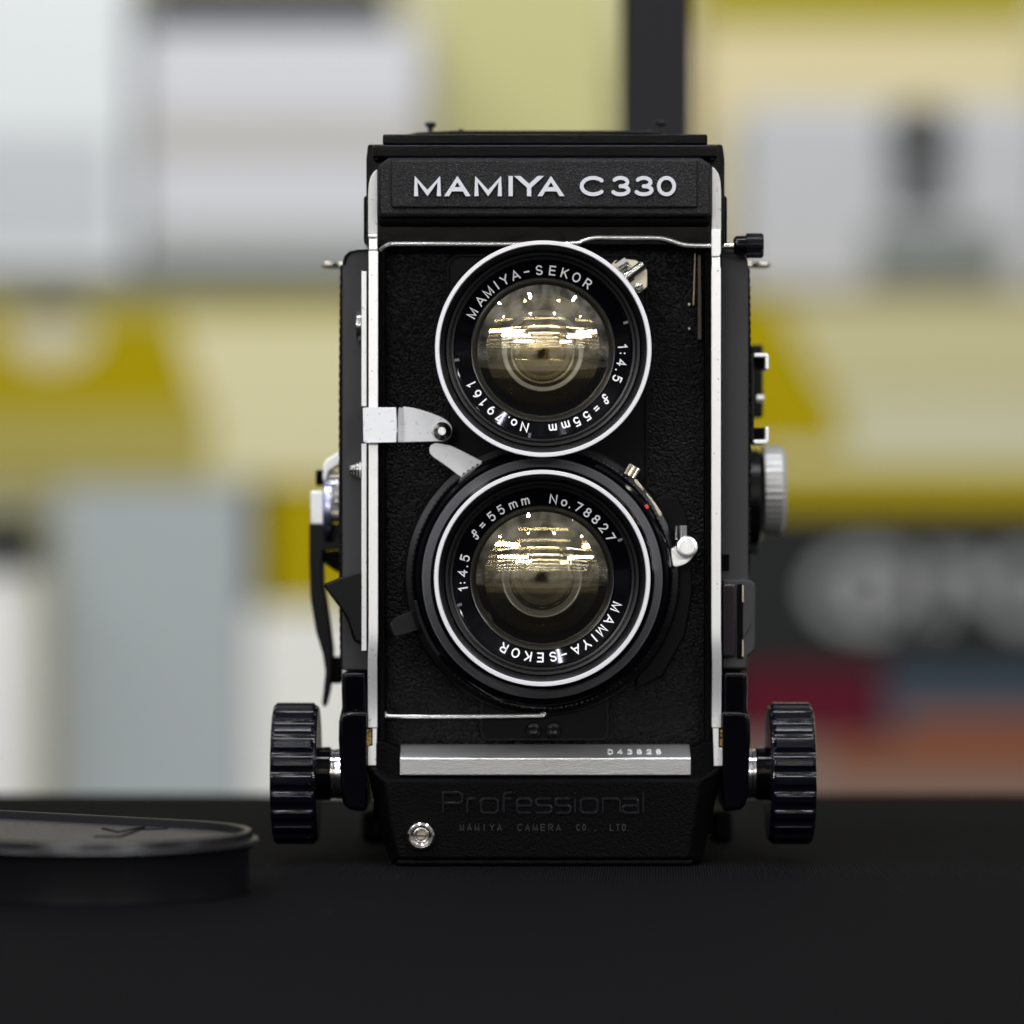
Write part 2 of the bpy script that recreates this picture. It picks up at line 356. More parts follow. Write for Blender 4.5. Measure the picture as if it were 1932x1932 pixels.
def glyph(bm, ch, x0, x1, z0, z1, w, place, h0, h1, rnd=True):
    gw, strokes = G[ch]; i = w/2
    sx = ((x1-x0)-w)/gw if gw > .01 else 1; sz = (z1-z0)-w
    for k, s in enumerate(strokes):
        closed = isinstance(s, tuple); pts = s[1] if closed else s
        ribbon(bm, [(x0+i+a*sx, z0+i+b*sz) for a, b in pts], w, place, h0, h1+k*.012, closed, rnd, None if rnd else (z0, z1))
def ring_text(bm, c, items, R, h, w, d0, d1, slope=0):
    for ch, deg in items:
        gw = G[ch][0]*h*.82+w; hh = h
        t = math.radians(deg); er = Vector((math.sin(t), 0, math.cos(t))); et = Vector((math.cos(t), 0, -math.sin(t)))
        pl = lambda x, y, k, er=er, et=et: c+er*(R+y)+et*x+Vector((0, -k-slope*y, 0))
        glyph(bm, ch, -gw/2, gw/2, -hh/2, hh/2, w, pl, d0, d1)

# ------------------------------------------------------------------ the setting
bm = nb(); nx, ny = 60, 50
def edge_y(x): return 231+.6*math.sin(x*.021)+.5*math.sin(x*.05+1)
G0 = [[bm.verts.new((-700+1400*i/nx, -470+(edge_y(-700+1400*i/nx)+470)*j/ny, .25*math.sin(i*.9+j*.35)*0)) for j in range(ny+1)] for i in range(nx+1)]
for i in range(nx):
    for j in range(ny): bm.faces.new((G0[i][j], G0[i+1][j], G0[i+1][j+1], G0[i][j+1]))
prev = [G0[i][ny] for i in range(nx+1)]
for k, (dy, dz) in enumerate([(2, -.6), (3.2, -2), (4, -5), (6, -60), (9, -180), (14, -420), (16, -690)]):
    cur = [bm.verts.new((-700+1400*i/nx, edge_y(-700+1400*i/nx)+dy+(0 if k < 3 else (k-2)*3*math.sin(i*.8)), dz)) for i in range(nx+1)]
    for i in range(nx): bm.faces.new((prev[i], prev[i+1], cur[i+1], cur[i]))
    prev = cur
tb = thing('table', 'table under a plain black cloth, carrying the old camera', 'table')
build('tablecloth', bm, 'cloth', tb)
bm = nb(); box(bm, -695, 695, -465, 228, -26, -2); build('tabletop', bm, 'matte', tb)
for sx in (-660, 620):
    for sy in (-440, 180):
        bm = nb(); box(bm, sx, sx+40, sy, sy+40, -720, -26); build('leg', bm, 'matte', tb)
M['wallpaint'] = mat('cream_wall_paint', (.66,.64,.42), .8)
M['floor'] = mat('grey_floor', (.18,.17,.16), .6, mott=(6, (.12,.12,.11), .3, .7))
bm = nb(); box(bm, -3000, 3000, 4500, 4550, -720, 2900); w = build('wall', bm, 'wallpaint'); w['kind'] = 'structure'
bm = nb(); box(bm, -6000, 6000, -9000, 4550, -760, -720); w = build('floor', bm, 'floor'); w['kind'] = 'structure'

# far goods, read in the same units as the photo but standing 1.5 m behind the camera on a counter
def BX(u, y): return (u-966)*(D0+y)/F
def BZ(v, y): return ZC-(v-966)*(D0+y)/F
def bbox(bm, u0, u1, v0, v1, y, dep, base=None):
    box(bm, BX(u0, y), BX(u1, y), y, y+dep, BZ(v1, y) if base is None else base, BZ(v0, y))
def bm_col(name, col, r=.85): M[name] = mat(name, col, r, 0, .1); return name
YB = 3600; zc = BZ(1660, YB)
ct = thing('counter', 'long grey shop counter behind the table holding the stacked cartons', 'counter')
bm = nb(); box(bm, -1900, 1900, YB-200, YB+650, zc-30, zc); build('countertop', bm, bm_col('counter_grey', (.3,.3,.3)), ct)
bm = nb(); box(bm, -1860, 1860, YB-150, YB+630, -720, zc-30); build('cabinet', bm, 'counter_grey', ct, 2)
def carton(name, label, u0, u1, v0, v1, col, y=YB, dep=380, bev=4, base=None, cat='box', group=None):
    t = thing(name, label, cat, group)
    bm = nb(); bbox(bm, u0, u1, v0, v1, y, dep, base); build('body', bm, bm_col(name+'_paint', col), t, bev)
    return t
def decal(t, name, pts, y, col, th=1.2):
    bm = nb(); a = [bm.verts.new((BX(u, y), y-th, BZ(v, y))) for u, v in pts]; b = [bm.verts.new((BX(u, y), y+.3, BZ(v, y))) for u, v in pts]
    n = len(pts); bm.faces.new(a); bm.faces.new(b[::-1])
    for i in range(n): bm.faces.new((a[i], b[i], b[(i+1) % n], a[(i+1) % n]))
    return build(name, bm, bm_col(name+str(len(M)), col), t)
YEL = (.37,.29,.001); CRM = (.66,.62,.38)
# left stack
t = carton('grey_carton', 'large plain blue-grey carton at the bottom left of the background', 105, 470, 912, 1660, (.39,.43,.44), base=zc)
t = carton('white_carton', 'low white carton on the counter just left of the focusing knob', 474, 700, 1150, 1660, (.80,.80,.76), base=zc)
t = carton('small_yellow_box', 'small yellow box standing on the low white carton', 500, 700, 912, 1149, YEL)
t = thing('white_canister', 'pale upright canister with a dark lid at the far left edge', 'canister')
bm = nb(); lathe(bm, Vector((BX(-30, 3510), 3510, 0)), [(0, zc), (58, zc), (58, BZ(1085, 3510)), (55, BZ(1070, 3510)), (0, BZ(1070, 3510))], 48, 'Z'); build('body', bm, bm_col('canister_white', (.80,.80,.78)), t)
bm = nb(); lathe(bm, Vector((BX(-30, 3510), 3510, 0)), [(0, BZ(1069, 3510)), (66, BZ(1069, 3510)), (66, BZ(995, 3510)), (55, BZ(975, 3510)), (0, BZ(975, 3510))], 48, 'Z'); build('lid', bm, bm_col('lid_dark', (.015,.018,.018)), t)
t = carton('yellow_carton', 'long yellow and cream carton lying across the grey carton', -120, 700, 556, 910, YEL)
decal(t, 'cream_panel', [(330, 602), (699, 602), (699, 905), (400, 905), (400, 800), (360, 700)], YB, CRM)
decal(t, 'olive_panel', [(-119, 775), (398, 775), (398, 908), (-119, 908)], YB, (.38,.33,.09))
decal(t, 'round_label', [(95+85*math.cos(a*PI/12), 630+60*math.sin(a*PI/12)) for a in range(24)], YB, (.58,.54,.36))
decal(t, 'top_stripe', [(-119, 558), (699, 558), (699, 600), (-119, 600)], YB, (.36,.32,.08))
t = carton('grey_tray', 'shallow dark grey tray between the white boxes and the yellow carton', -120, 720, 508, 555, (.17,.18,.17))
t = carton('tall_white_box', 'tall white box in the top left corner of the background', -120, 244, -60, 507, (.70,.74,.76))
decal(t, 'mesh_grille', [(-100, 250), (215, 250), (215, 470), (-100, 470)], YB, (.52,.55,.57))
t = carton('ribbed_grey_box', 'pale grey ribbed box behind the left shoulder of the camera', 262, 800, 48, 507, (.60,.61,.65), bev=14)
decal(t, 'rib', [(268, 212), (794, 212), (794, 300), (268, 300)], YB, (.47,.46,.44))
decal(t, 'rib', [(268, 420), (794, 420), (794, 490), (268, 490)], YB, (.40,.42,.41))
t = carton('dark_tray', 'flat black tray on top of the pale grey ribbed box', 280, 735, -40, 47, (.035,.037,.045))
t = carton('tall_cream_carton', 'cream yellow carton between the pale grey box and the black post', 830, 1160, -60, 700, (.56,.54,.27), y=4050)
# right stack
t = carton('kraft_carton', 'peach and brown carton at the bottom right of the background', 1250, 2060, 1398, 1660, (.21,.155,.13), base=zc)
decal(t, 'orange_stripe', [(1560, 1400), (2058, 1400), (2058, 1462), (1560, 1462)], YB, (.23,.088,.045))
t = carton('red_box', 'dark red box under the black box with grey lettering', 1380, 1668, 1262, 1397, (.095,.008,.02))
t = carton('blue_box', 'slate blue box right of the dark red box', 1672, 2060, 1262, 1397, (.05,.072,.095))
decal(t, 'brown_stripe', [(1700, 1345), (2058, 1345), (2058, 1396), (1700, 1396)], YB, (.22,.08,.05))
t = carton('black_box', 'black box with large rounded grey letters, right of the camera', 1250, 2060, 962, 1261, (.020,.022,.022))
bm = nb(); pl = lambda x, y, k: Vector((x, YB-k, y))
for pts, w, cl in (([(BX(1640+95*math.cos(math.radians(a)), YB), BZ(1112-62*math.sin(math.radians(a)), YB)) for a in range(40, 321, 10)], 19, False),
                   ([(BX(1700, YB), BZ(1090, YB)), (BX(1700, YB), BZ(1165, YB))], 22, False),
                   ([(BX(1640+22*math.cos(math.radians(a)), YB), BZ(1112-26*math.sin(math.radians(a)), YB)) for a in range(0, 360, 20)], 13, True),
                   ([(BX(1770, YB), BZ(1165, YB)), (BX(1772, YB), BZ(1062, YB)), (BX(1835, YB), BZ(1070, YB)), (BX(1840, YB), BZ(1110, YB))], 19, False),
                   ([(BX(1935+60*math.cos(math.radians(a)), YB), BZ(1112-55*math.sin(math.radians(a)), YB)) for a in range(0, 360, 12)], 20, True)):
    ribbon(bm, pts, w, pl, 0, 1.2, cl)
build('lettering', bm, bm_col('box_letter_grey', (.31,.32,.32)), t)
t = carton('wide_yellow_carton', 'yellow and cream carton on the black box, under the silver machine', 1250, 2060, 566, 961, YEL)
decal(t, 'cream_panel', [(1470, 570), (2058, 570), (2058, 735), (1730, 735), (1560, 735)], YB, (.52,.49,.28))
decal(t, 'cream_panel', [(1575, 740), (2058, 740), (2058, 885), (1430, 885), (1430, 850), (1600, 850)], YB, (.54,.53,.36))
t = thing('silver_machine', 'silver grey boxy machine with a dark front, standing on the yellow carton at right', 'machine')
bm = nb(); bbox(bm, 1395, 1985, 188, 565, 3640, 260); build('body', bm, bm_col('machine_silver', (.49,.50,.52)), t, 22, 5)
bm = nb(); lathe(bm, Vector((BX(1735, 3640), 3641, BZ(250, 3640))), [(0, 26), (26, 26), (32, 20), (32, 0)], 40); build('lens_barrel', bm, bm_col('machine_dark', (.10,.102,.105)), t)
bm = nb(); box(bm, BX(1675, 3632), BX(1800, 3632), 3633, 3641, BZ(400, 3632), BZ(205, 3632)); build('dark_panel', bm, bm_col('machine_panel', (.14,.145,.15)), t, 2)
bm = nb(); box(bm, BX(1640, 3632), BX(1890, 3632), 3627, 3641, BZ(520, 3632), BZ(425, 3632)); build('slot', bm, bm_col('machine_slot', (.20,.22,.21)), t, 2)
t = carton('olive_carton', 'cream carton with an olive yellow top edge behind the silver machine', 1318, 1960, -60, 700, (.70,.62,.38), y=4060)
decal(t, 'olive_band', [(1319, -58), (1959, -58), (1959, 48), (1319, 48)], 4060, (.36,.31,.02))
# post just behind the table
pt = thing('black_post', 'black square post rising behind the camera, out of focus', 'post')
yp = 330; bm = nb(); box(bm, BX(1172, yp), BX(1306, yp), yp, yp+16, -716, 900); build('column', bm, bm_col('post_black', (.017,.017,.020), .5), pt, 1.5)
bm = nb(); box(bm, BX(1172, yp)-60, BX(1306, yp)+60, yp-50, yp+70, -720, -716); build('base_plate', bm, 'post_black', pt, 1)

# ------------------------------------------------------------------ the lens cap
cap = thing('lens_cap', 'black oval twin lens cap lying on the cloth left of the camera', 'lens cap')
cc = Vector((-86.5, 839.6-D0, 0)); ax = Vector((-.838, .545, 0)); perp = Vector((.545, .838, 0)); LN = 56
def stadium(R, n=28, off=0):
    p = []
    for k in range(n+1):
        t = -PI/2+PI*k/n; p.append(cc+ax*LN+ax*(math.cos(t)*R)+perp*(math.sin(t)*R))
    for k in range(n+1):
        t = PI/2+PI*k/n; p.append(cc+ax*(math.cos(t)*R)+perp*(math.sin(t)*R))
    return p
def loft(bm, prof, capends=(True, True)):
    rings = [[bm.verts.new(p+Vector((0, 0, z))) for p in stadium(R)] for R, z in prof]; n = len(rings[0])
    for a, b in zip(rings, rings[1:]):
        for i in range(n): bm.faces.new((a[i], a[(i+1) % n], b[(i+1) % n], b[i]))
    if capends[0]: bm.faces.new(rings[0])
    if capends[1]: bm.faces.new(rings[-1])
bm = nb(); loft(bm, [(29.5, .2), (31.6, .2), (31.8, 9.2), (32, 9.7), (33.6, 9.9), (34, 10.5), (33.6, 11.0), (32.5, 11.2), (32.3, 12.5), (32.0, 12.8), (31.1, 12.8), (30.8, 12.5), (30.7, 11.0)], (True, False))
build('shell', bm, 'capplastic', cap, recalc=True)
bm = nb(); loft(bm, [(30.9, 10.2), (30.9, 11.1)]); build('grained_top', bm, 'captop', cap)
bm = nb()
def cpl(x, y, k): return Vector((x, y, 11.1+k))
def capPt(zx, zy):
    u, v = zx/3.54, 1432.7+zy/3.54; D = F*(ZC-11.2)/(v-966); return ((u-966)*D/F, D-D0)
for pts in ([(690,462),(790,486),(955,452)], [(640,514),(800,516),(955,462)], [(960,468),(1110,462)]):
    ribbon(bm, [capPt(*p) for p in pts], .9, cpl, 0, .22)
build('emblem', bm, 'matte', cap)

# ------------------------------------------------------------------ the camera
K = thing('twin_lens_camera', 'black twin lens reflex camera with silver rails standing on the black cloth', 'camera')
def P(name, bm, m, parent=None, bevel=0, **k): return build(name, bm, m, parent or K, bevel, **k)
# main body
bm = nb(); prism(bm, [(646, 500), (650, 484), (660, 474), (676, 471), (1386, 471), (1402, 476), (1410, 488), (1412, 500), (1412, 1265), (646, 1265)], -9, -78)
body = P('body', bm, 'sideleather', bevel=.5)
def scallop(u, s, v0, v1, n):
    pts = []
    for k in range(n*4+1):
        v = v0+(v1-v0)*k/(n*4); pts.append((u+s*(3.2*math.sin(PI*(v-v0)/(v1-v0))**.5+1.1*abs(math.sin(PI*k/4))), v))
    return pts
bm = nb(); pts = scallop(643, -1, 500, 1262, 46); prism(bm, pts+[(660, 1262), (660, 500)], -14, -70); P('side_covering', bm, 'leather', body)
bm = nb(); pts = scallop(1413.5, 1, 505, 1080, 36); prism(bm, pts+[(1400, 1080), (1400, 505)], -14, -70); P('side_covering', bm, 'leather', body)
bm = nb(); prism(bm, [(645, 498), (649, 483), (659, 473.5), (676, 470), (694, 470), (694, 475), (677, 475), (662, 479), (655, 487), (652, 500)], -8.6, -78); P('corner_trim', bm, 'enamel', body, .3)
# rear feet
for u0, u1 in ((684, 730), (1338, 1380)):
    d = -70; bm = nb(); box(bm, X(u0, d), X(u1, d), 62, 82, 0, Z(1525, d)); P('rear_foot', bm, 'matte', bevel=1.5)
# lower knees (chassis)
kn = [(645, 1268), (644, 1300), (645, 1335), (642, 1348), (639, 1362), (638.5, 1395), (641, 1440), (643, 1500), (648, 1519), (658, 1528), (672, 1531), (693, 1531), (693, 1268)]
bm = nb(); prism(bm, kn, -4, -70); P('chassis_arm', bm, 'enamel', bevel=1.0, seg=4)
bm = nb(); prism(bm, [(2056-u-(1 if u < 650 else 0), v) for u, v in kn][::-1], -4, -70); P('chassis_arm', bm, 'enamel', bevel=1.0, seg=4)
bo = [(642, 1352), (646, 1346), (660, 1343), (692, 1343), (692, 1530), (672, 1530), (658, 1527), (648, 1517), (643, 1498), (641, 1440), (639.5, 1395), (640, 1365)]
for flip in (False, True):
    bm = nb(); prism(bm, [(2055-u, v) for u, v in bo][::-1] if flip else bo, -.6, -4.5); P('arm_boss', bm, 'enamel', bevel=2.2, seg=6)
# front frame: hollow box with recessed leather panel
bm = nb(); frame_prism(bm, rrect(695, 1362, 300, 1462, 2, 2), rrect(713, 1343, 320, 1440, 2, 2), -3.9, -40)
fr = P('front_frame', bm, 'crackle_dark', bevel=.3)
bm = nb(); ubox(bm, 712, 1344, 400, 1445, -8, -40); P('front_panel', bm, 'leather')
for a_, b_ in ((712, 728), (1329, 1344)):
    bm = nb(); ubox(bm, a_, b_, 425, 1440, -4.8, -8.6); P("panel_edge", bm, "crackle_dark", fr, .6)
# embossed lens board outlines
o = rrect(843, 1222, 479, 1012, 26); i = rrect(848, 1217, 484, 1007, 22)
bm = nb(); frame_prism(bm, o, i, -7.6, -9); P('upper_lens_board', bm, 'panel', bevel=.15)
bm = nb(); prism(bm, rrect(850, 1215, 486, 1000, 20), -7.85, -9); P('upper_lens_board', bm, 'panel')
cl = U(1023, 1091, -7)
# lower board: disc + neck + right shoulder
bm = nb(); prism(bm, rrect(907, 1148, 1290, 1397, 14), -6.6, -9); lb = P('lower_lens_board', bm, 'panel', bevel=.3)
bm = nb(); frame_prism(bm, rrect(907, 1148, 1290, 1397, 14), rrect(911, 1144, 1294, 1393, 11), -6.2, -6.7); P('raised_edge', bm, 'satin', lb, .1)
for u in (1007, 1044):
    bm = nb(); c = U(u, 1378, -6.5); s = S(-6.5)
    lathe(bm, c, [(0, .02), (6*s, .02), (7.5*s, .1), (11*s, .35), (13.5*s, .5), (15*s, .3), (15.5*s, 0)], 40); P('dimple', bm, 'satin', lb)
bm = nb(); prism(bm, [(1200, 950), (1262, 935), (1277, 938), (1292, 962), (1303, 1010), (1306, 1120), (1292, 1200), (1250, 1275), (1200, 1300)], -6.9, -9); P('board_shoulder', bm, 'panel', lb, .4)
# thin spring strips at the right of the panel
bm = nb(); prism(bm, [(1310.5, 479), (1312, 479), (1309.5, 575), (1307, 575)], -4.5, -5.5); P('spring_strip', bm, mat('dull_strip', (.22,.18,.12), .45, .7))
bm = nb(); prism(bm, [(1317, 482), (1322, 482), (1323, 640), (1317, 640)], -6, -7.5); P('spring_strip', bm, mat('dull_bronze', (.05,.04,.03), .4, .6))
for v in (574, 620):
    bm = nb(); lathe(bm, U(1300, v, -6.4), [(0, .6), (.2, .6), (.35, .35), (.4, -1)], 16); P('rivet', bm, 'nickel')
# silver rails
def rail(pts, d0, tilt=None, name='rail', m='alu', par=None):
    bm = nb(); prism(bm, pts, d0, d0-2.2, tilt); return P(name, bm, m, par, .1)
up = lambda u, v: -max(0, (440-v))*.013
low = lambda u, v: max(0, (v-1222))*.0
topL = [(712.5, 320), (706, 325), (700, 334), (696.5, 347), (695, 365), (694.5, 440), (712, 440)]
bm = nb(); prism(bm, topL, -.4, -4.5, up); P('rail', bm, 'alu', bevel=.1)
bm = nb(); prism(bm, [(2055-u, v-5) for u, v in topL][::-1], -.4, -4.5, up); P('rail', bm, 'alu', bevel=.1)
rail([(694.5, 441), (712, 441), (712, 447), (694.5, 447)], 0)
bm = nb(); ubox(bm, 696, 712, 447, 471, -1.6, -4); P('rail_joint', bm, 'alu_grain', bevel=.15)
rail([(1342.5, 433.5), (1360, 433.5), (1360, 478), (1357, 483.5), (1343, 483.5)], 0)
bm = nb(); ubox(bm, 1343, 1359, 484, 505, -1.2, -4); P('rail_joint', bm, 'alu_grain', bevel=.15)
def longrail(ua, ub, v0, v1, sgn):
    """long rail: upright face, then a shallow bend where it leans back and returns upright"""
    bm = nb(); rows = []
    vs = [v0, v0+3, 700, 1185, 1200, 1214, 1228, 1245, 1275, 1300, 1335, 1358, 1374]
    def ofs(v):   # depth leaning back between 1200 and 1360
        t = min(max((v-1196)/160, 0), 1); return 3.1*t*t*(3-2*t)
    for v in vs:
        dd = -ofs(v); sh = sgn*2*min(max((v-1196)/60, 0), 1)
        if v == v0: sh += 0
        rows.append([bm.verts.new((X(u+sh, 0), -dd+e, Z(v, 0))) for u, e in ((ua, 0), (ub, 0), (ub, 2.2), (ua, 2.2))])
    for a, b in zip(rows, rows[1:]):
        for k in range(4): bm.faces.new((a[k], a[(k+1) % 4], b[(k+1) % 4], b[k]))
    bm.faces.new(rows[0]); bm.faces.new(rows[-1][::-1])
    return P('rail', bm, 'alu', bevel=.08)
longrail(695.5, 713, 473, 1374, -1)
longrail(1342.5, 1360, 505, 1374, 1)
rail([(703, 1374.3), (711, 1374.3), (710, 1444), (694, 1444), (694, 1408), (702.5, 1408)], -3.1)
rail([(1345, 1374.3), (1356, 1374.3), (1356.5, 1411), (1363, 1411), (1362.5, 1445), (1347, 1445)], -3.1)
for u0, u1, v0 in ((690, 701, 1376), (1358, 1365.5, 1377)):
    bm = nb(); ubox(bm, u0, u1, v0, v0+31, -3.7, -5); P('brass_catch', bm, 'brass', bevel=.1)
bm = nb()
for v0, v1 in ((512, 767), (837, 1228)): ubox(bm, 682, 691.8, v0, v1, -3.5, -8.4)
P('focus_scale_rail', bm, 'alu', bevel=.12)
# latch
bm = nb(); prism(bm, [(684, 769), (690, 768.5), (747.5, 768.5), (749, 800), (748, 835), (690, 835.5), (685, 833)], 2.2, .4, lambda u, v: 0 if u > 688 else 1.4); la = P('latch', bm, 'latch', bevel=.15)
bm = nb(); pr = [(748.5, 2.0), (751, 1.7), (754, .6), (757, -1.2), (761, -2.0), (761, -2.9), (756.5, -2.2), (753, -.4), (750, .9), (748, 1.1)]
a = [bm.verts.new((X(u), -d, Z(768.7))) for u, d in pr]; b = [bm.verts.new((X(u), -d, Z(834.8))) for u, d in pr]
bm.faces.new(a); bm.faces.new(b[::-1])
for k in range(len(pr)): bm.faces.new((a[k], b[k], b[(k+1) % len(pr)], a[(k+1) % len(pr)]))
P('bend', bm, 'chrome', la)
bm = nb(); bl = smoothline([(760.5, 767, 0), (784, 770.6, 0), (812, 779, 0), (836.4, 789, 0), (849.5, 800.5, 0), (853, 813.6, 0), (847.6, 826.7, 0), (836.4, 832.4, 0)], 4)
prism(bm, [(p.x, p.y) for p in bl]+[(800, 833.5), (760.5, 834.5)], -2, -3.6); P('blade', bm, 'latch', la, .12)
c = U(834, 813.6, -2); s = S(-2)
bm = nb(); lathe(bm, c, [(17.5*s, 0), (17.5*s, .35), (8.5*s, 1.5), (8*s, 1.5)], 40); P('screw', bm, 'chrome', la)
bm = nb(); lathe(bm, c, [(7.8*s, .3), (7.8*s, 1.7), (7*s, 1.9), (0, 1.9)], 20); P('screw_head', bm, 'alu_grain', la)
# shutter lever under the latch
bm = nb(); lv = smoothline([(909, 870, 0), (880, 855, 0), (853, 842, 0), (835, 837.5, 0), (821, 836, 0), (812, 841, 0), (810, 850, 0), (815, 860, 0), (840, 878, 0), (868, 899, 0)], 4)
prism(bm, [(p.x, p.y) for p in lv]+[(880, 905), (915, 880)], -3, -4.2); P('shutter_lever', bm, 'latch', bevel=.12)
# hood
bm = nb(); prism(bm, [(691, 300), (694, 274), (697, 272.5), (1361, 272.5), (1363.5, 275), (1367, 300), (1367, 462), (691, 462)], -3, -66); hood = P('hood', bm, 'enamel', bevel=1.1, seg=4)
bm = nb(); ubox(bm, 702, 1354, 272, 300, 2.2, -10); P('hood_front_lip', bm, 'enamel', hood, .8, seg=4)
bm = nb(); prism(bm, rrect(722, 1335, 253, 273, 4, 3), 1.2, -62); P('hood_lid', bm, 'enamel', hood, 1.5, seg=6)
bm = nb(); prism(bm, [(770, 253), (790, 249), (860, 246), (1190, 246), (1240, 249), (1262, 253)], -25, -60); P('hood_hump', bm, 'satin', hood, .3)
for a_, b_, v_ in ((686, 700, 461), (1358, 1372, 470)):
    bm = nb(); ubox(bm, a_, b_, 368, v_, -6, -60); P('side_cover', bm, 'matte', hood, .8)
for u, v in ((812, 231), (1247, 228)):
    d = -42; bm = nb(); c = U(u, v, d); s = S(d)
    lathe(bm, Vector((c.x, c.y, 0)), [(0, c.z), (9.5*s, c.z), (11*s, c.z-.3), (11*s, c.z-.7), (9*s, c.z-1), (5*s, c.z-1.3), (5*s, c.z-5)], 24, 'Z'); P('hood_screw', bm, 'satin', hood)
for u, v in ((870, 243), (1226, 244)):
    d = -30; c = U(u, v, d); bm = nb(); lathe(bm, Vector((c.x, c.y, 0)), [(0, c.z), (.5, c.z-.1), (.8, c.z-1)], 16, 'Z'); P('hood_rivet', bm, 'satin', hood)
# nameplate
bm = nb(); prism(bm, [(713, 311), (733, 297), (1322, 297), (1342, 310), (1342, 401), (1338, 408), (717, 408), (713, 402)], 3.2, -6); npl = P('nameplate', bm, 'crackle', bevel=1.0, seg=3)
bm = nb(); prism(bm, [(713.5, 400), (1341.5, 400), (1341.5, 424), (713.5, 424)], .8, -6); P('lower_lip', bm, 'crackle_dark', npl, .9, seg=3)
bm = nb(); prism(bm, rrect(738, 1316, 301, 392, 5, 3), 4.3, 2.5); P('raised_panel', bm, 'crackle', npl, .55, seg=3)
bm = nb(); ubox(bm, 712, 1344, 424, 450, -5, -8.5); P('bellows_cover', bm, 'matte', npl, .5)
bm = nb(); dl = 4.2; pl = lambda x, y, k: Vector((x, -(dl+k), y))
for ch, a, b in (('M', 781, 832), ('A', 841, 885), ('M', 895, 947), ('I', 959.5, 968), ('Y', 976.5, 1020), ('A', 1017, 1062), ('C', 1094, 1139.5), ('3', 1152, 1189.5), ('3', 1196, 1233), ('0', 1239.5, 1275.5)):
    d = dl+1.1; glyph(bm, ch, X(a, d), X(b, d), Z(370, d), Z(332, d), 8.0*S(d) if ch in 'MAIY' else 7.0*S(d), pl, 0, 1.1, rnd=ch in 'C330')
P('lettering', bm, 'badge', npl)
# wire across the top of the lenses
bm = nb(); d = -1.5
tube(bm, smoothline([U(718, 472, -4), U(724, 466, -3), U(735, 461, d), U(748, 460, d), U(850, 460, d), U(965, 460.5, d-1), U(1080, 459, d), U(1098, 455, d), U(1120, 449, d), U(1145, 448.5, d), U(1235, 449, d), U(1258, 452, d), U(1285, 460.5, d), U(1302, 463, d), U(1345, 464, d)], 5), 4.3*S(0), 16)
P('focus_wire', bm, 'wire')
bm = nb(); cyl(bm, U(1350, 465, -6), U(1388, 465, -6), 7.5*S(0), 24); rod = P('release_rod', bm, 'chrome')
def knurl(n, dep, duty=.5): return lambda k, h: 1-dep*(1 if (k % n) < n*duty else 0)
c = U(1384, 463.5, -6); c.x = 0; bm = nb(); s = S(-6)
lathe(bm, c, [(0, X(1384, -6)), (13*s, X(1384, -6)), (18*s, X(1388, -6)), (19*s, X(1396, -6)), (19*s, X(1407, -6))], 48, 'X'); P('knob_collar', bm, 'enamel', rod)
bm = nb(); lathe(bm, c, [(19*s, X(1407, -6)), (23.5*s, X(1408, -6)), (23.5*s, X(1437, -6)), (21*s, X(1440, -6)), (0, X(1440, -6))], 160, 'X', wob=knurl(4, .05)); P('release_knob', bm, 'knob', rod, smooth=25)
# lower wire
bm = nb(); d = -4.5
tube(bm, smoothline([U(727, 1345, d-1), U(731, 1349.5, d), U(740, 1351.5, d), U(880, 1351.5, d), U(1015, 1350, d), U(1021, 1348.5, d), U(1028, 1345.5, d-.6)], 5), 3.5*S(0), 16); P('frame_wire', bm, 'wire')
# silver ledge with serial number
bm = nb(); sect = [(-7.5, 1408), (-6.5, 1408.3), (1.2, 1427.5), (1.6, 1430), (1.3, 1462), (-6, 1463)]
a = [bm.verts.new((X(754.5), -d, Z(v))) for d, v in sect]; b = [bm.verts.new((X(1303), -d, Z(v))) for d, v in sect]
bm.faces.new(a); bm.faces.new(b[::-1])
for k in range(len(sect)): bm.faces.new((a[k], b[k], b[(k+1) % len(sect)], a[(k+1) % len(sect)]))
ledge = P('silver_ledge', bm, 'alu_grain', bevel=.2)
bm = nb()
nrm = Vector((0, -(Z(1408.3)-Z(1427.5)), 7.7)).normalized()
def lpl(x, y, k):  # y runs along the sloping face
    t = (y-Z(1427.5))/(Z(1408.3)-Z(1427.5)); return Vector((x, -(1.2+(-7.7)*t), y))+nrm*k
for q, ch in enumerate('D43828'):
    u = 1147+q*18.2; glyph(bm, ch, X(u), X(u+10), Z(1423.5), Z(1415.5), .2, lpl, -.1, .06)
P('serial_number', bm, 'ink', ledge)
# end caps and base
bm = nb(); prism(bm, [(709, 1400), (728, 1400), (754, 1412), (754, 1463), (740, 1463), (709, 1455)], -1, -12, lambda u, v: 0 if u > 730 else 1.5); P('ledge_end', bm, 'crackle_dark', bevel=.5)
bm = nb(); prism(bm, [(1303.5, 1412), (1330, 1400), (1346, 1400), (1346, 1455), (1318, 1463), (1303.5, 1463)], -1, -12, lambda u, v: 0 if u < 1325 else 1.5)
P('ledge_end', bm, 'crackle_dark', bevel=.5)
BF = 2.0
bm = nb(); o = [(691.5, 1446), (1364, 1448), (1346, 1530), (1324, 1638), (1305, 1641), (757, 1641), (738, 1638), (717, 1569), (704, 1500)]
i = [(724, 1472), (1321, 1472), (1312, 1540), (1300, 1618), (1296, 1621), (758, 1621), (751, 1617), (736, 1550), (729, 1500)]
dO = -3
A = [bm.verts.new((X(u, dO), -dO, max(Z(v, dO), .3))) for u, v in o]; B = [bm.verts.new((X(u, BF), -BF, Z(v, BF))) for u, v in i]
A2 = [bm.verts.new((X(u, dO), 24, max(Z(v, dO), .3))) for u, v in o]
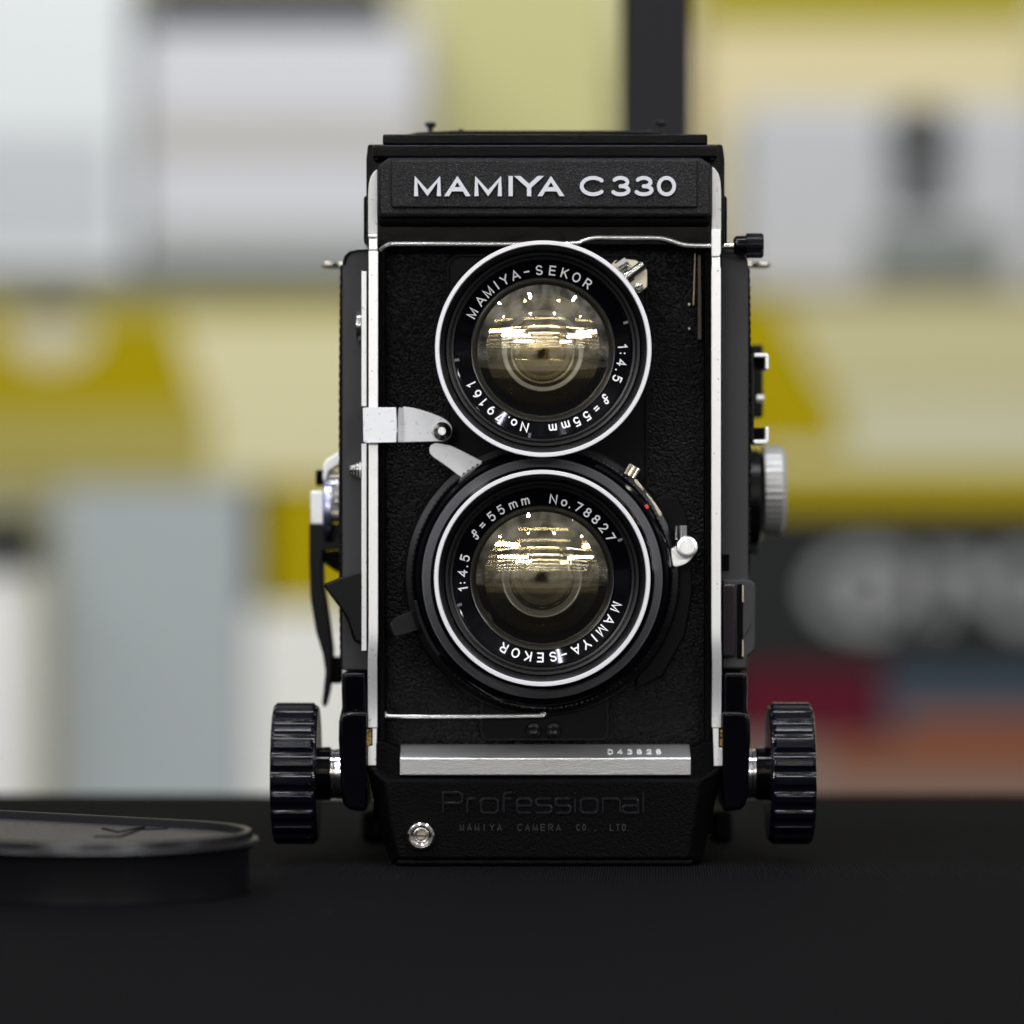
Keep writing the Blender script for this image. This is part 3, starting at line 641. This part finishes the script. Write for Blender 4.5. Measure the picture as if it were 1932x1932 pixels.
# bottom front lip is as far forward as the face
n = len(o); bm.faces.new(B); bm.faces.new(A2[::-1])
for k in range(n):
    bm.faces.new((A[k], A[(k+1) % n], B[(k+1) % n], B[k])); bm.faces.new((A[k], A2[k], A2[(k+1) % n], A[(k+1) % n]))
base = P('base', bm, 'crackle_dark', bevel=.8, seg=3)
bm = nb(); box(bm, X(748, 2), X(1308, 2), -1.9, 6, .2, Z(1621, 2)-.1); P('base_lip', bm, 'crackle_dark', base, .9, seg=3)
bm = nb(); box(bm, X(700, 0), X(1350, 0), 14, 74, 6, Z(1450, 0)); P('base_box', bm, 'matte', base, 1)
# 'Professional' in squarish raised letters
def q(*pts): return list(pts)
SQ = {'P': [[(0,0),(0,1),(.82,1),(.97,.93),(1,.8),(1,.68),(.97,.55),(.82,.48),(0,.48)]],
 'r': [[(0,0),(0,.45),(.1,.64),(.35,.70),(1,.70)]], 'o': [('c', [(.15,0),(.85,0),(1,.12),(1,.58),(.85,.70),(.15,.70),(0,.58),(0,.12)])],
 'f': [[(.15,0),(.15,.82),(.3,.97),(1,1)], [(0,.70),(.95,.70)]],
 'e': [[(1,0),(.15,0),(0,.12),(0,.58),(.15,.70),(.85,.70),(1,.58),(1,.36),(.02,.36)]],
 's': [[(1,.70),(.15,.70),(0,.60),(0,.46),(.15,.36),(.85,.36),(1,.26),(1,.10),(.85,0),(0,0)]],
 'i': [[(.5,0),(.5,.70)], [(.5,.92),(.5,1)]], 'n': [[(0,0),(0,.70),(.85,.70),(1,.58),(1,0)]],
 'a': [[(0,.70),(.85,.70),(1,.58),(1,0),(.15,0),(0,.08),(0,.28),(.15,.36),(.98,.36)]], 'l': [[(.5,0),(.5,1)]]}
bm = nb(); pl = lambda x, y, k: Vector((x, -(BF+k), y)); e = 1/4.0456; wl = 4.6*S(BF)
for ch, a, b in (('P', 60, 225), ('r', 245, 328), ('o', 350, 497), ('f', 513, 602), ('e', 625, 752), ('s', 770, 905), ('s', 918, 1052), ('i', 1062, 1092), ('o', 1110, 1258), ('n', 1280, 1430), ('a', 1432, 1567), ('l', 1582, 1612)):
    x0, x1 = X(818.7+a*e, BF)+wl/2, X(818.7+b*e, BF)-wl/2; z0, z1 = Z(1536, BF)+wl/2, Z(1493, BF)-wl/2
    for k, s_ in enumerate(SQ[ch]):
        cl_ = isinstance(s_, tuple); pp = s_[1] if cl_ else s_
        ribbon(bm, [(x0+p[0]*(x1-x0), z0+p[1]*(z1-z0)) for p in pp], wl, pl, -.1, .42+.01*k, cl_, False)
P('raised_script', bm, mat('raised_letter_enamel', (.004,.0045,.007), .2, 0, .6), base, .07, seg=2)
bm = nb(); wl = 1.7*S(BF)
for word, a, b in (('MAMIYA', 190, 535), ('CAMERA', 630, 985), ('CO.,', 1080, 1250), ('LTD.', 1335, 1510)):
    n = len(word); st = (b-a)/n if n > 4 else (b-a)/(n-.3)
    for k, ch in enumerate(word):
        ua = 818.7+(a+k*st+6)*e; ub = ua+(st*.62)*e
        if ch in 'I.,': ua, ub = ua+(3 if ch == 'I' else 0), ua+(5 if ch == 'I' else 2)
        glyph(bm, ch, X(ua, BF), X(ub, BF), Z(1567.5, BF), Z(1554.5, BF), wl, pl, -.1, .3)
P('raised_small_text', bm, mat('small_letter_enamel', (.03,.03,.033), .25, 0, .6), base)
# flash socket
c = U(794.5, 1576.5, BF); s = S(BF); bm = nb()
lathe(bm, c, [(27*s, -1), (27*s, 1.2), (25.5*s, 1.9), (22*s, 2.1), (20*s, 1.7), (18.5*s, .4), (13*s, .1), (12*s, .5), (10*s, .6), (9.5*s, .1)], 64); sk = P('flash_socket', bm, 'chrome')
bm = nb(); lathe(bm, c, [(9.4*s, -.3), (9.4*s, .5), (8*s, .8), (0, .8)], 32); P('contact', bm, 'nickel', sk)
bm = nb(); box(bm, c.x-7.5*s, c.x+7.5*s, c.y-.95, c.y-.6, c.z-1.2*s, c.z+1.2*s); P('slot', bm, 'matte', sk)
# focusing knobs
def knob(u0, u1, uo, side, v0=1325.5, v1=1593):
    d = -13; cz = (Z(v0, d)+Z(v1, d))/2; R = (Z(v0, d)-Z(v1, d))/2; c = Vector((0, -d, cz))
    xa, xb = X(u0, 1), X(u1, d); bm = nb(); NG = 24; seg = NG*12
    def wob(k, h):
        ph = (k % 12)/12
        g = max(0, math.sin(PI*min(ph/.62, 1))) if ph < .62 else 0
        return 1-.052*g**.7
    sgn = 1 if xb > xa else -1; w_ = lambda t: xa+(xb-xa)*t
    rings = [(0, w_(.02), 0), (R*.80, w_(.02), 0), (R*.905, w_(0), 0), (R*.955, w_(.02), .3), (R, w_(.09), 1), (R, w_(.88), 1), (R*.965, w_(.93), .4), (R*.955, w_(.97), 0), (R*.93, w_(1), 0), (0, w_(1), 0)]
    prof = [(r, h) for r, h, g in rings]; gs = {round(h, 5): g for r, h, g in rings}
    lathe(bm, c, prof, seg, 'X', wob=lambda k, h: 1-(1-wob(k, h))*gs[round(h, 5)])
    kb = P('focusing_knob', bm, 'knob', smooth=28)
    s = S(d); rc = 50*s; bm = nb()
    lathe(bm, c, [(0, xb), (rc, xb), (rc, X(uo[0], d)), (rc*.9, X(uo[0], d)+sgn*.3), (0, X(uo[0], d)+sgn*.3)], 64, 'X'); P('collar', bm, 'enamel', kb)
    bm = nb(); lathe(bm, c, [(0, X(uo[0], d)+sgn*.3), (46*s, X(uo[0], d)+sgn*.3), (46*s, X(uo[0], d)+sgn*.9), (44*s, X(uo[0], d)+sgn*1.0), (46*s, X(uo[0], d)+sgn*1.2), (47*s, X(uo[1], d)), (0, X(uo[1], d))], 64, 'X'); P('shaft', bm, 'chrome', kb)
knob(509, 602, (623, 652), 1)
knob(1541, 1447.5, (1427, 1408), -1)

# ---------------- lenses
ITX_up = list(zip('MAMIYA-SEKOR', (-62.8, -52, -43.4, -35.9, -28.8, -20.4, -11.9, -2.8, 6.8, 15.9, 24.8, 34))) + \
 list(zip('1:4.5', (87.4, 92.6, 99.4, 105.2, 111.3))) + list(zip('f=55mm', (128.4, 137.7, 146.4, 154.7, 163.2, 172.9))) + \
 list(zip('No.79161', (193.5, 201.8, 206.8, 212.6, 220.4, 228.4, 236.2, 243.9)))
ITX_lo = list(zip('f=55mm', (-57, -48.5, -39.5, -31.2, -21.6, -12.3))) + list(zip('No.78827', (8.2, 16.4, 21.2, 27.4, 34.9, 42.7, 50.9, 59.3))) + \
 list(zip('MAMIYA-SEKOR', (111.4, 122, 131.3, 138.9, 146.2, 154.4, 164, 172, 181.3, 190.2, 199.4, 208.6))) + list(zip('1:4.5', (261.9, 266.4, 273.3, 278.7, 284.4)))
def sphere_cap(bm, c, r, sag, h, rings=48, seg=240, sgn=1):
    prof = []; Rr = (r*r+sag*sag)/(2*sag)
    for k in range(rings+1):
        t = r*k/rings; prof.append((t, h+sgn*(math.sqrt(Rr*Rr-t*t)-(Rr-sag))))
    lathe(bm, c, prof, seg)
def lens(name, u, v, dz, text, ticks, thin):
    s = S(dz); c = U(u, v, dz); c = Vector((c.x, -dz, c.z)); r = lambda q: q*s
    def lp(nm, prof, m, par, seg=160, **k):
        bm = nb(); lathe(bm, c, [(r(a), b) for a, b in prof], seg); return P(nm, bm, m, par, **k)
    ri, ro = 196, 204.5
    barrel = lp(name, [(178, -dz-8), (178, -3.6), (186, -3), (ro-3, -2.2), (ro-1.5, -1.8)], 'satin', K)
    lp('rim', [(ro-2, -2.2), (ro, -1.6), (ro, -.2), (ro-1.2, 0), (ri+1.2, 0), (ri, -.25), (ri-.3, -2)], 'ring', barrel)
    lp('inner_barrel', [(ri-.2, -1.2), (ri-4, -1.6), (ri-9, -2.3), (184, -2.9), (183, -2.5), (178, -2.6), (177, -3.3), (174.5, -3.4), (174, -3.0), (170, -3.1), (169, -4.0), (166.5, -4.2)], 'satin', barrel)
    nr_ = lp('name_ring', [(168, -3.9), (165.5, -4.0), (165, -4.3), (137, -5.7)], 'enamel', barrel)
    bm = nb(); ring_text(bm, c, text, r(151), r(18.5), r(2.9), -5.3, -4.94, (1.4)/(28*s)); P('engraving', bm, 'ink', nr_)
    for deg in ticks:
        bm = nb(); t = math.radians(deg); er = Vector((math.sin(t), 0, math.cos(t))); et = Vector((math.cos(t), 0, -math.sin(t)))
        ribbon(bm, [(0, r(160)), (0, r(171))], r(5), lambda x, y, k, er=er, et=et: c+er*y+et*x+Vector((0, -k, 0)), -4.6, -3.6, False, False)
        P('slot', bm, 'ringgrey', nr_)
    lp('glass_bezel', [(137.5, -5.8), (136.5, -5.4), (135, -5.45), (131.5, -6.8), (129, -7.2)], 'bezel', barrel)
    lp('lens_tube', [(130, -6.9), (118, -8.5), (112, -9.2), (96, -11), (90, -11.2), (80, -14), (77.5, -15)], 'matte', barrel)
    return barrel, c, s, lp
b1, c1, s1, lp1 = lens('viewing_lens', 1025, 658, 14, ITX_up, (72, 263, 189), False)
lp1('inner_ring', [(78, -11.2), (77, -10.8), (69.5, -11), (68.5, -12.5)], mat('inner_ring_grey', (.5,.5,.52), .35, .4), b1)
lp1('inner_tube', [(69, -12), (60, -14.5), (55, -17), (55, -20)], 'matte', b1)
bm = nb(); sphere_cap(bm, c1, 133*s1, 3.6, -6.95); P('front_element', bm, 'glass_a', b1, smooth=180)
bm = nb(); sphere_cap(bm, c1, 116*s1, 1.9, -9.8); P('second_element', bm, 'glass_b', b1, smooth=180)
bm = nb(); sphere_cap(bm, c1, 68*s1, 1.3, -13.6); P('inner_element', bm, 'glass_c', b1, smooth=180)
bm = nb(); sphere_cap(bm, c1, 56*s1, 1.1, -15.5, sgn=-1); P('rear_element', bm, 'glass_c', b1, smooth=180)
lp1('back_stop', [(56, -19.5), (0, -19.5)], mat('grey_stop', (.10,.095,.08), .5), b1)

b2, c2, s2, lp2 = lens('taking_lens', 1023, 1091, 15, ITX_lo, (64, 252), True)
lp2('inner_ring', [(77, -10.8), (76, -10.4), (73, -10.5), (71, -12), (66, -12.5), (65, -12.2), (63, -13)], mat('inner_ring_dark', (.32,.32,.33), .3, .4), b2)
bm = nb(); sphere_cap(bm, c2, 133*s2, 3.3, -6.95); P('front_element', bm, 'glass_e', b2, smooth=180)
bm = nb(); sphere_cap(bm, c2, 112*s2, 1.4, -9.6); P('second_element', bm, 'glass_b', b2, smooth=180)
bm = nb(); sphere_cap(bm, c2, 64*s2, 1.0, -13.9); P('inner_element', bm, 'glass_d', b2, smooth=180)
bm = nb(); lathe(bm, c2, [(63*s2, -13)]+[(56*s2, -15.5), (55*s2, -16)], 12); P('iris', bm, 'matte', b2)
bm = nb(); lathe(bm, c2, [(60*s2, -16.3), (0, -16.3)], 64); P('shutter_blades', bm, mat('shutter_grey', (.16,.16,.18), .35, .7), b2)
# shutter housing round the taking lens
s = S(0); c = U(1023, 1091, 0)
def lh(nm, prof, m, par=None, seg=200, wob=None, cc_=None, **k):
    bm = nb(); lathe(bm, cc_ or c, [(a*s, b) for a, b in prof], seg, wob=wob); return P(nm, bm, m, par, **k)
hs = lh('shutter_housing', [(262, -7), (262, -5.6), (258, -5), (246, -4.6)], 'satin')
lh('knurled_ring', [(246, -5), (248.5, -4.6), (248.5, -2.6), (244, -2.2)], 'satin', hs, 4*150, wob=lambda k, h: 1-.010*(1 if k % 4 < 2 else 0), smooth=20)
lh('speed_ring', [(245.5, -3), (245.5, -1), (243, .4), (238, 1.4), (233, 1.6), (229.5, 1.2), (227, .2)], 'enamel', hs)
lh('aperture_ring', [(228, 0), (227, 1.0), (225.5, 1.6), (224.5, 1.6), (223, 2.2), (214, 6), (209, 9)], 'ringgrey', hs)
lh('front_collar', [(210, 8), (208, 11), (205, 12.6)], 'satin', hs)
# knurled little knob, levers, pointer, index
p0 = U(1187, 899, 0); p1 = U(1198, 880, 0); bm = nb()
axv = (p1-p0).normalized(); a_ = axv.orthogonal().normalized(); b_ = axv.cross(a_); segk = 72; rings = []
for h, rr in ((0, .7), (.05, 1), (.95, 1), (1, .9)):
    rings.append([bm.verts.new(p0+(p1-p0)*h+(a_*math.cos(2*PI*k/segk)+b_*math.sin(2*PI*k/segk))*rr*1.38*(1-(.10 if k % 4 < 2 else 0))) for k in range(segk)])
for A_, B_ in zip(rings, rings[1:]):
    for k in range(segk): bm.faces.new((A_[k], A_[(k+1) % segk], B_[(k+1) % segk], B_[k]))
bm.faces.new(rings[0]); bm.faces.new(rings[-1][::-1]); P('cocking_knob', bm, 'nickel', smooth=20)
bm = nb(); prism(bm, [(1195, 905), (1201, 904), (1207, 912), (1215, 923), (1213, 925.5), (1200, 914)], 0, -1); P('index_lever', bm, 'nickel', bevel=.1)
bm = nb(); prism(bm, [(1217.5, 930.5), (1219.5, 929.5), (1236, 949), (1245, 962), (1249, 969), (1248, 973.5), (1245, 974.5), (1241, 969), (1233, 954)], 0, -1); P('pointer', bm, 'nickel', bevel=.1)
bm = nb(); prism(bm, [(1215.5, 954), (1221, 950.5), (1225, 957), (1220, 960.5)], 2.1, -.5); P('index_mark', bm, 'red', hs)
# cable socket at the right of the shutter
bm = nb(); pp = smoothline([(1266, 1036, 0), (1267, 1052, 0), (1271.5, 1068.5, 0), (1285, 1067, 0), (1299, 1060, 0), (1310, 1046, 0), (1314, 1034, 0)], 4)
prism(bm, [(p.x, p.y) for p in pp]+[(1300, 1025), (1279, 1028)], -1.5, -3.5); tp = P('sync_terminal', bm, 'alu_grain', bevel=.12)
bm = nb(); cyl(bm, U(1288, 1014, -1), U(1288, 991.5, -1), 9.3*s, 28); P('cable_stem', bm, 'chrome', tp)
bm = nb(); cyl(bm, U(1275, 1018, -2.4), U(1277, 992, -2.4), 3.2*s, 16); P('stem_arm', bm, 'chrome', tp)
lh('terminal_disc', [(20.5, -3), (20.5, .6), (19, 1.1), (14.5, 1.25), (14, 1.05), (13, 1.05), (12.6, 1.3), (0, 1.3)], 'alu_grain', tp, 160, wob=lambda k, h: 1-.025*(1 if (k % 4 < 2 and h < .8) else 0), cc_=U(1296, 1031.5, 0), smooth=25)
# terminal at the upper right of the viewing lens
d = -4; bm = nb(); prism(bm, [(1150, 503), (1160, 492), (1175, 488), (1200, 491), (1212, 499), (1221, 510.6), (1221, 541), (1206, 553), (1190, 545)], d, d-1.5); st = P('socket_plate', bm, 'nickel', bevel=.12)
bm = nb(); cyl(bm, U(1188, 519, 0), U(1214, 499, 0), 9*s, 32); cyl(bm, U(1181, 524, 0), U(1190, 517.5, 0), 12.5*s, 32); P('socket_stem', bm, 'chrome', st)
bm = nb(); cyl(bm, U(1165, 504, -2.6), U(1182, 492, -2.6), 11*s, 8); cyl(bm, U(1178, 494.5, -2.4), U(1186, 504, -2.4), 5*s, 8); P('hex_nut', bm, 'chrome', st)
bm = nb(); lathe(bm, U(1205, 541, -4), [(9*s, 0), (9*s, .5), (7*s, .9), (0, 1)], 28); sc = P('plate_screw', bm, 'chrome', st)
bm = nb(); ribbon(bm, [(-.9, -.35), (.9, .35)], .28, lambda x, y, k: U(1205, 541, -4)+Vector((x, -1-k, y)), -.1, .06, False, False); P('screw_slot', bm, 'matte', st)
# dark aperture lever at lower left of the shutter
bm = nb(); pp = smoothline([(801, 1184, 0), (774, 1193, 0), (752, 1198.5, 0), (744, 1198, 0), (738, 1184, 0), (737.5, 1176, 0), (745, 1167, 0), (757, 1161, 0), (791, 1148, 0)], 3)
prism(bm, [(p.x, p.y) for p in pp]+[(800, 1165)], -1, -2.4, lambda u, v: (u-737)*.02); P('aperture_lever', bm, 'lever_black', bevel=.6, seg=4)
bm = nb()
pts = [(1023+239*math.cos(math.radians(a)), 1091+239*math.sin(math.radians(a))) for a in range(143, 172, 3)]+[(1023+247*math.cos(math.radians(a)), 1091+247*math.sin(math.radians(a))) for a in range(170, 142, -3)]
prism(bm, pts, 1.9, -1); P('lever_arc', bm, 'satin', bevel=.15)

# ---------------- left side fittings
bm = nb(); prism(bm, [(613, 1103), (640, 1091), (682, 1077.5), (682, 1210), (671, 1210), (664, 1191), (655.5, 1166), (643, 1146), (628, 1126), (615, 1111)], -3.2, -9)
rl = P('shutter_release', bm, 'satin', bevel=.35, seg=3)
bm = nb()
for k in range(26):
    t = k/25; 
    a0 = [(614, 1106), (628, 1126), (643, 1146), (655.5, 1166), (664, 1191), (669, 1207)]; q_ = t*5; i_ = min(int(q_), 4); f_ = q_-i_
    u = a0[i_][0]*(1-f_)+a0[i_+1][0]*f_; v = a0[i_][1]*(1-f_)+a0[i_+1][1]*f_
    cyl(bm, U(u, v, -3.6), U(u, v, -9), .33, 8)
for k in range(6):
    u = 616+k*4.5; cyl(bm, U(u, 1102.5-k*1.9, -3.6), U(u, 1102.5-k*1.9, -9), .33, 8)
P('release_grip', bm, 'matte', rl)
d = -8; c = U(671, 886, d); bm = nb(); c0 = Vector((0, -d, c.z)); s8 = S(d)
lathe(bm, c0, [(0, X(660, d)), (9*s8, X(660, d)), (11*s8, X(662, d)), (9.5*s8, X(664, d)), (13*s8, X(667, d)), (11.5*s8, X(669, d)), (15.5*s8, X(673, d)), (14*s8, X(675, d)), (17*s8, X(678, d)), (16*s8, X(682, d))], 40, 'X'); P('scale_screw', bm, 'chrome')
c0 = Vector((0, 8, Z(617, d))); bm = nb(); lathe(bm, c0, [(0, X(673, d)), (28*s8, X(673, d)), (30*s8, X(676, d)), (30*s8, X(681.5, d))], 40, 'X', wob=lambda k, h: 1-.03*(k % 4 < 2)); P('scale_knob', bm, 'chrome', smooth=20)
# strap lugs
for ua, ub, sg in ((646, 611, -1), (1412, 1450, 1)):
    d = -48; bm = nb(); zz = Z(500, d); xa, xb = X(ua, d), X(ub, d)
    cyl(bm, (xa-sg*3, 48, zz), (xa+(xb-xa)*.45, 48, zz), .65, 16); lu = P('strap_lug', bm, 'nickel')
    bm = nb(); cen = Vector((xa+(xb-xa)*.62, 48, zz)); R_ = abs(xb-xa)*.38
    ringp = [cen+Vector((math.cos(2*PI*k/24)*R_, math.sin(2*PI*k/24)*R_*1.4, .1*math.sin(k))) for k in range(25)]
    rg = []
    for k in range(24):
        t = 2*PI*k/24; er = Vector((math.cos(t), math.sin(t)*1.4, 0)).normalized()
        rg.append([bm.verts.new(cen+Vector((math.cos(t)*R_, math.sin(t)*R_*1.4, 0))+(er*math.cos(2*PI*j/8)+Vector((0, 0, 1))*math.sin(2*PI*j/8))*.55) for j in range(8)])
    for k in range(24):
        for j in range(8): bm.faces.new((rg[k][j], rg[(k+1) % 24][j], rg[(k+1) % 24][(j+1) % 8], rg[k][(j+1) % 8]))
    P('ring', bm, 'nickel', lu)
# winding crank on the left (further back, slightly soft)
d = -44; sd = S(d); zc_ = Z(965, d)
def lx(nm, v, prof, m, par=None, seg=64, wob=None, **k):
    bm = nb(); lathe(bm, Vector((0, -d, Z(v, d))), [(r_*sd, X(u_, d)) for r_, u_ in prof], seg, 'X', wob=wob); return P(nm, bm, m, par, **k)
cb = lx('film_dial', 938, [(0, 621), (44, 621), (48, 623), (48, 650)], 'chrome', seg=192, wob=lambda k, h: 1-.035*(k % 4 < 2), smooth=20)
lx('dial_boss', 962, [(0, 612), (60, 612), (64, 616), (64, 626)], 'bluecrank', cb)
bm = nb(); prism(bm, [(646, 853), (640, 853), (615, 867), (610, 876), (609, 905), (614, 912), (621, 890), (646, 872)], d+4, d-6); P('dial_bridge', bm, 'alu', cb, .4)
bm = nb(); cyl(bm, U(596, 901, d), U(612, 901, d), 15*sd, 24); P('button', bm, 'matte', cb, .3)
bm = nb(); prism(bm, rrect(585.5, 611, 926, 990, 4, 3), d+3, d-5); P('crank_hub', bm, 'alu', cb, .6)
ck = [(583, 988), (583, 1060), (585.5, 1129), (596, 1193), (609, 1235), (613.5, 1267), (610, 1305), (607.5, 1325), (611, 1336), (616, 1330), (622, 1305), (627, 1270), (628, 1225), (621.5, 1172), (611, 1108), (609, 1065), (611, 1040), (646, 1035), (646, 988)]
bm = nb(); prism(bm, ck, d+2, d-7); P('crank_arm', bm, 'satin', cb, .8, seg=3)
bm = nb(); prism(bm, [(611, 1041), (646, 1036), (648, 1085), (630, 1076), (611, 1063)], d+1, d-6); ubox(bm, 622, 646, 1240, 1290, d+1, d-5); P('crank_bracket', bm, 'matte', cb, .6)
# ---------------- right side fittings
d = -14
bm = nb(); ubox(bm, 1412, 1423, 672, 835, d, -60); sh = P('accessory_shoe', bm, 'satin', bevel=.4)
for pts in ([(1422, 666), (1446, 666), (1451, 670), (1451, 697), (1443.5, 697), (1443.5, 674), (1422, 674)], [(1443.5, 805), (1451, 805), (1451, 833), (1446, 838), (1424, 838), (1420.5, 834), (1420.5, 829.5), (1443.5, 829.5)]):
    bm = nb(); prism(bm, pts, d, d-20); P('shoe_rail', bm, 'alu', sh, .25)
    bm = nb(); prism(bm, [(1423, pts[0][1]+(8.5 if pts[0][1] < 700 else 2)), (1443, pts[0][1]+(8.5 if pts[0][1] < 700 else 2)), (1443, pts[0][1]+(28 if pts[0][1] < 700 else 24)), (1423, pts[0][1]+(28 if pts[0][1] < 700 else 24))], d-3, d-20); P('shoe_inside', bm, 'matte', sh)
d = -55; sd = S(d)
bm = nb(); prism(bm, rrect(1415, 1440, 650, 788, 5, 3), d, d-8); kp = P('rear_catch', bm, 'satin', bevel=.6)
bm = nb(); cyl(bm, U(1428, 752, -46), U(1441, 752, -46), 7*S(-46), 16); P('catch_pin', bm, 'alu', kp)
def rx(nm, v, prof, m, par=None, seg=64, wob=None, **k):
    bm = nb(); lathe(bm, Vector((0, -d, Z(v, d))), [(r_*sd, X(u_, d)) for r_, u_ in prof], seg, 'X', wob=wob); return P(nm, bm, m, par, **k)
bk_ = rx('counter_housing', 940, [(92, 1410), (92, 1430), (78, 1438), (0, 1438)], 'satin')
rx('rewind_knob', 924, [(0, 1437), (78, 1437), (84, 1440), (84, 1472), (74, 1480), (0, 1480)], 'dull_silver', bk_, 240, wob=lambda k, h: 1-.010*(k % 6 < 3))
bm = nb(); ubox(bm, 1405, 1432, 960, 1045, d+4, d-8); P('rear_block', bm, 'satin', bk_, .6)
bm = nb(); prism(bm, [(1362, 1093), (1408, 1093), (1420, 1096), (1426, 1104), (1426, 1222), (1420, 1232), (1411, 1238), (1408, 1262), (1362, 1262)], -6.5, -40); bc = P('battery_bulge', bm, 'sideleather', bevel=.7, seg=3)
bm = nb(); prism(bm, rrect(1362, 1389, 1101, 1240, 6, 4), -4.2, -7); P('window', bm, mat('window_glass_black', (.02,.015,.018), .12, 0, .5), bc, .7, seg=3)
bm = nb(); ubox(bm, 1391, 1402, 1102, 1243, -6.3, -7); P('window_shade_strip', bm, 'matte', bc)  # matte strip modelled in place of the shade beside the window
bm = nb()
for v0, v1 in ((1104, 1136), (1207, 1239)): ubox(bm, 1400.5, 1403, v0, v1, -6, -7)
P('edge_strip', bm, 'nickel', bc)
bm = nb(); pts = [(1402+ (14+.9*(k % 2))*math.sin(PI*k/24), 1145+55*k/24) for k in range(25)]; prism(bm, pts, -6.1, -7); P('thumb_wheel', bm, 'sideleather', bc)
bm = nb(); ubox(bm, 1361, 1376, 1046, 1077, -8.8, -9.5); P('sync_slot', bm, 'matte', body)
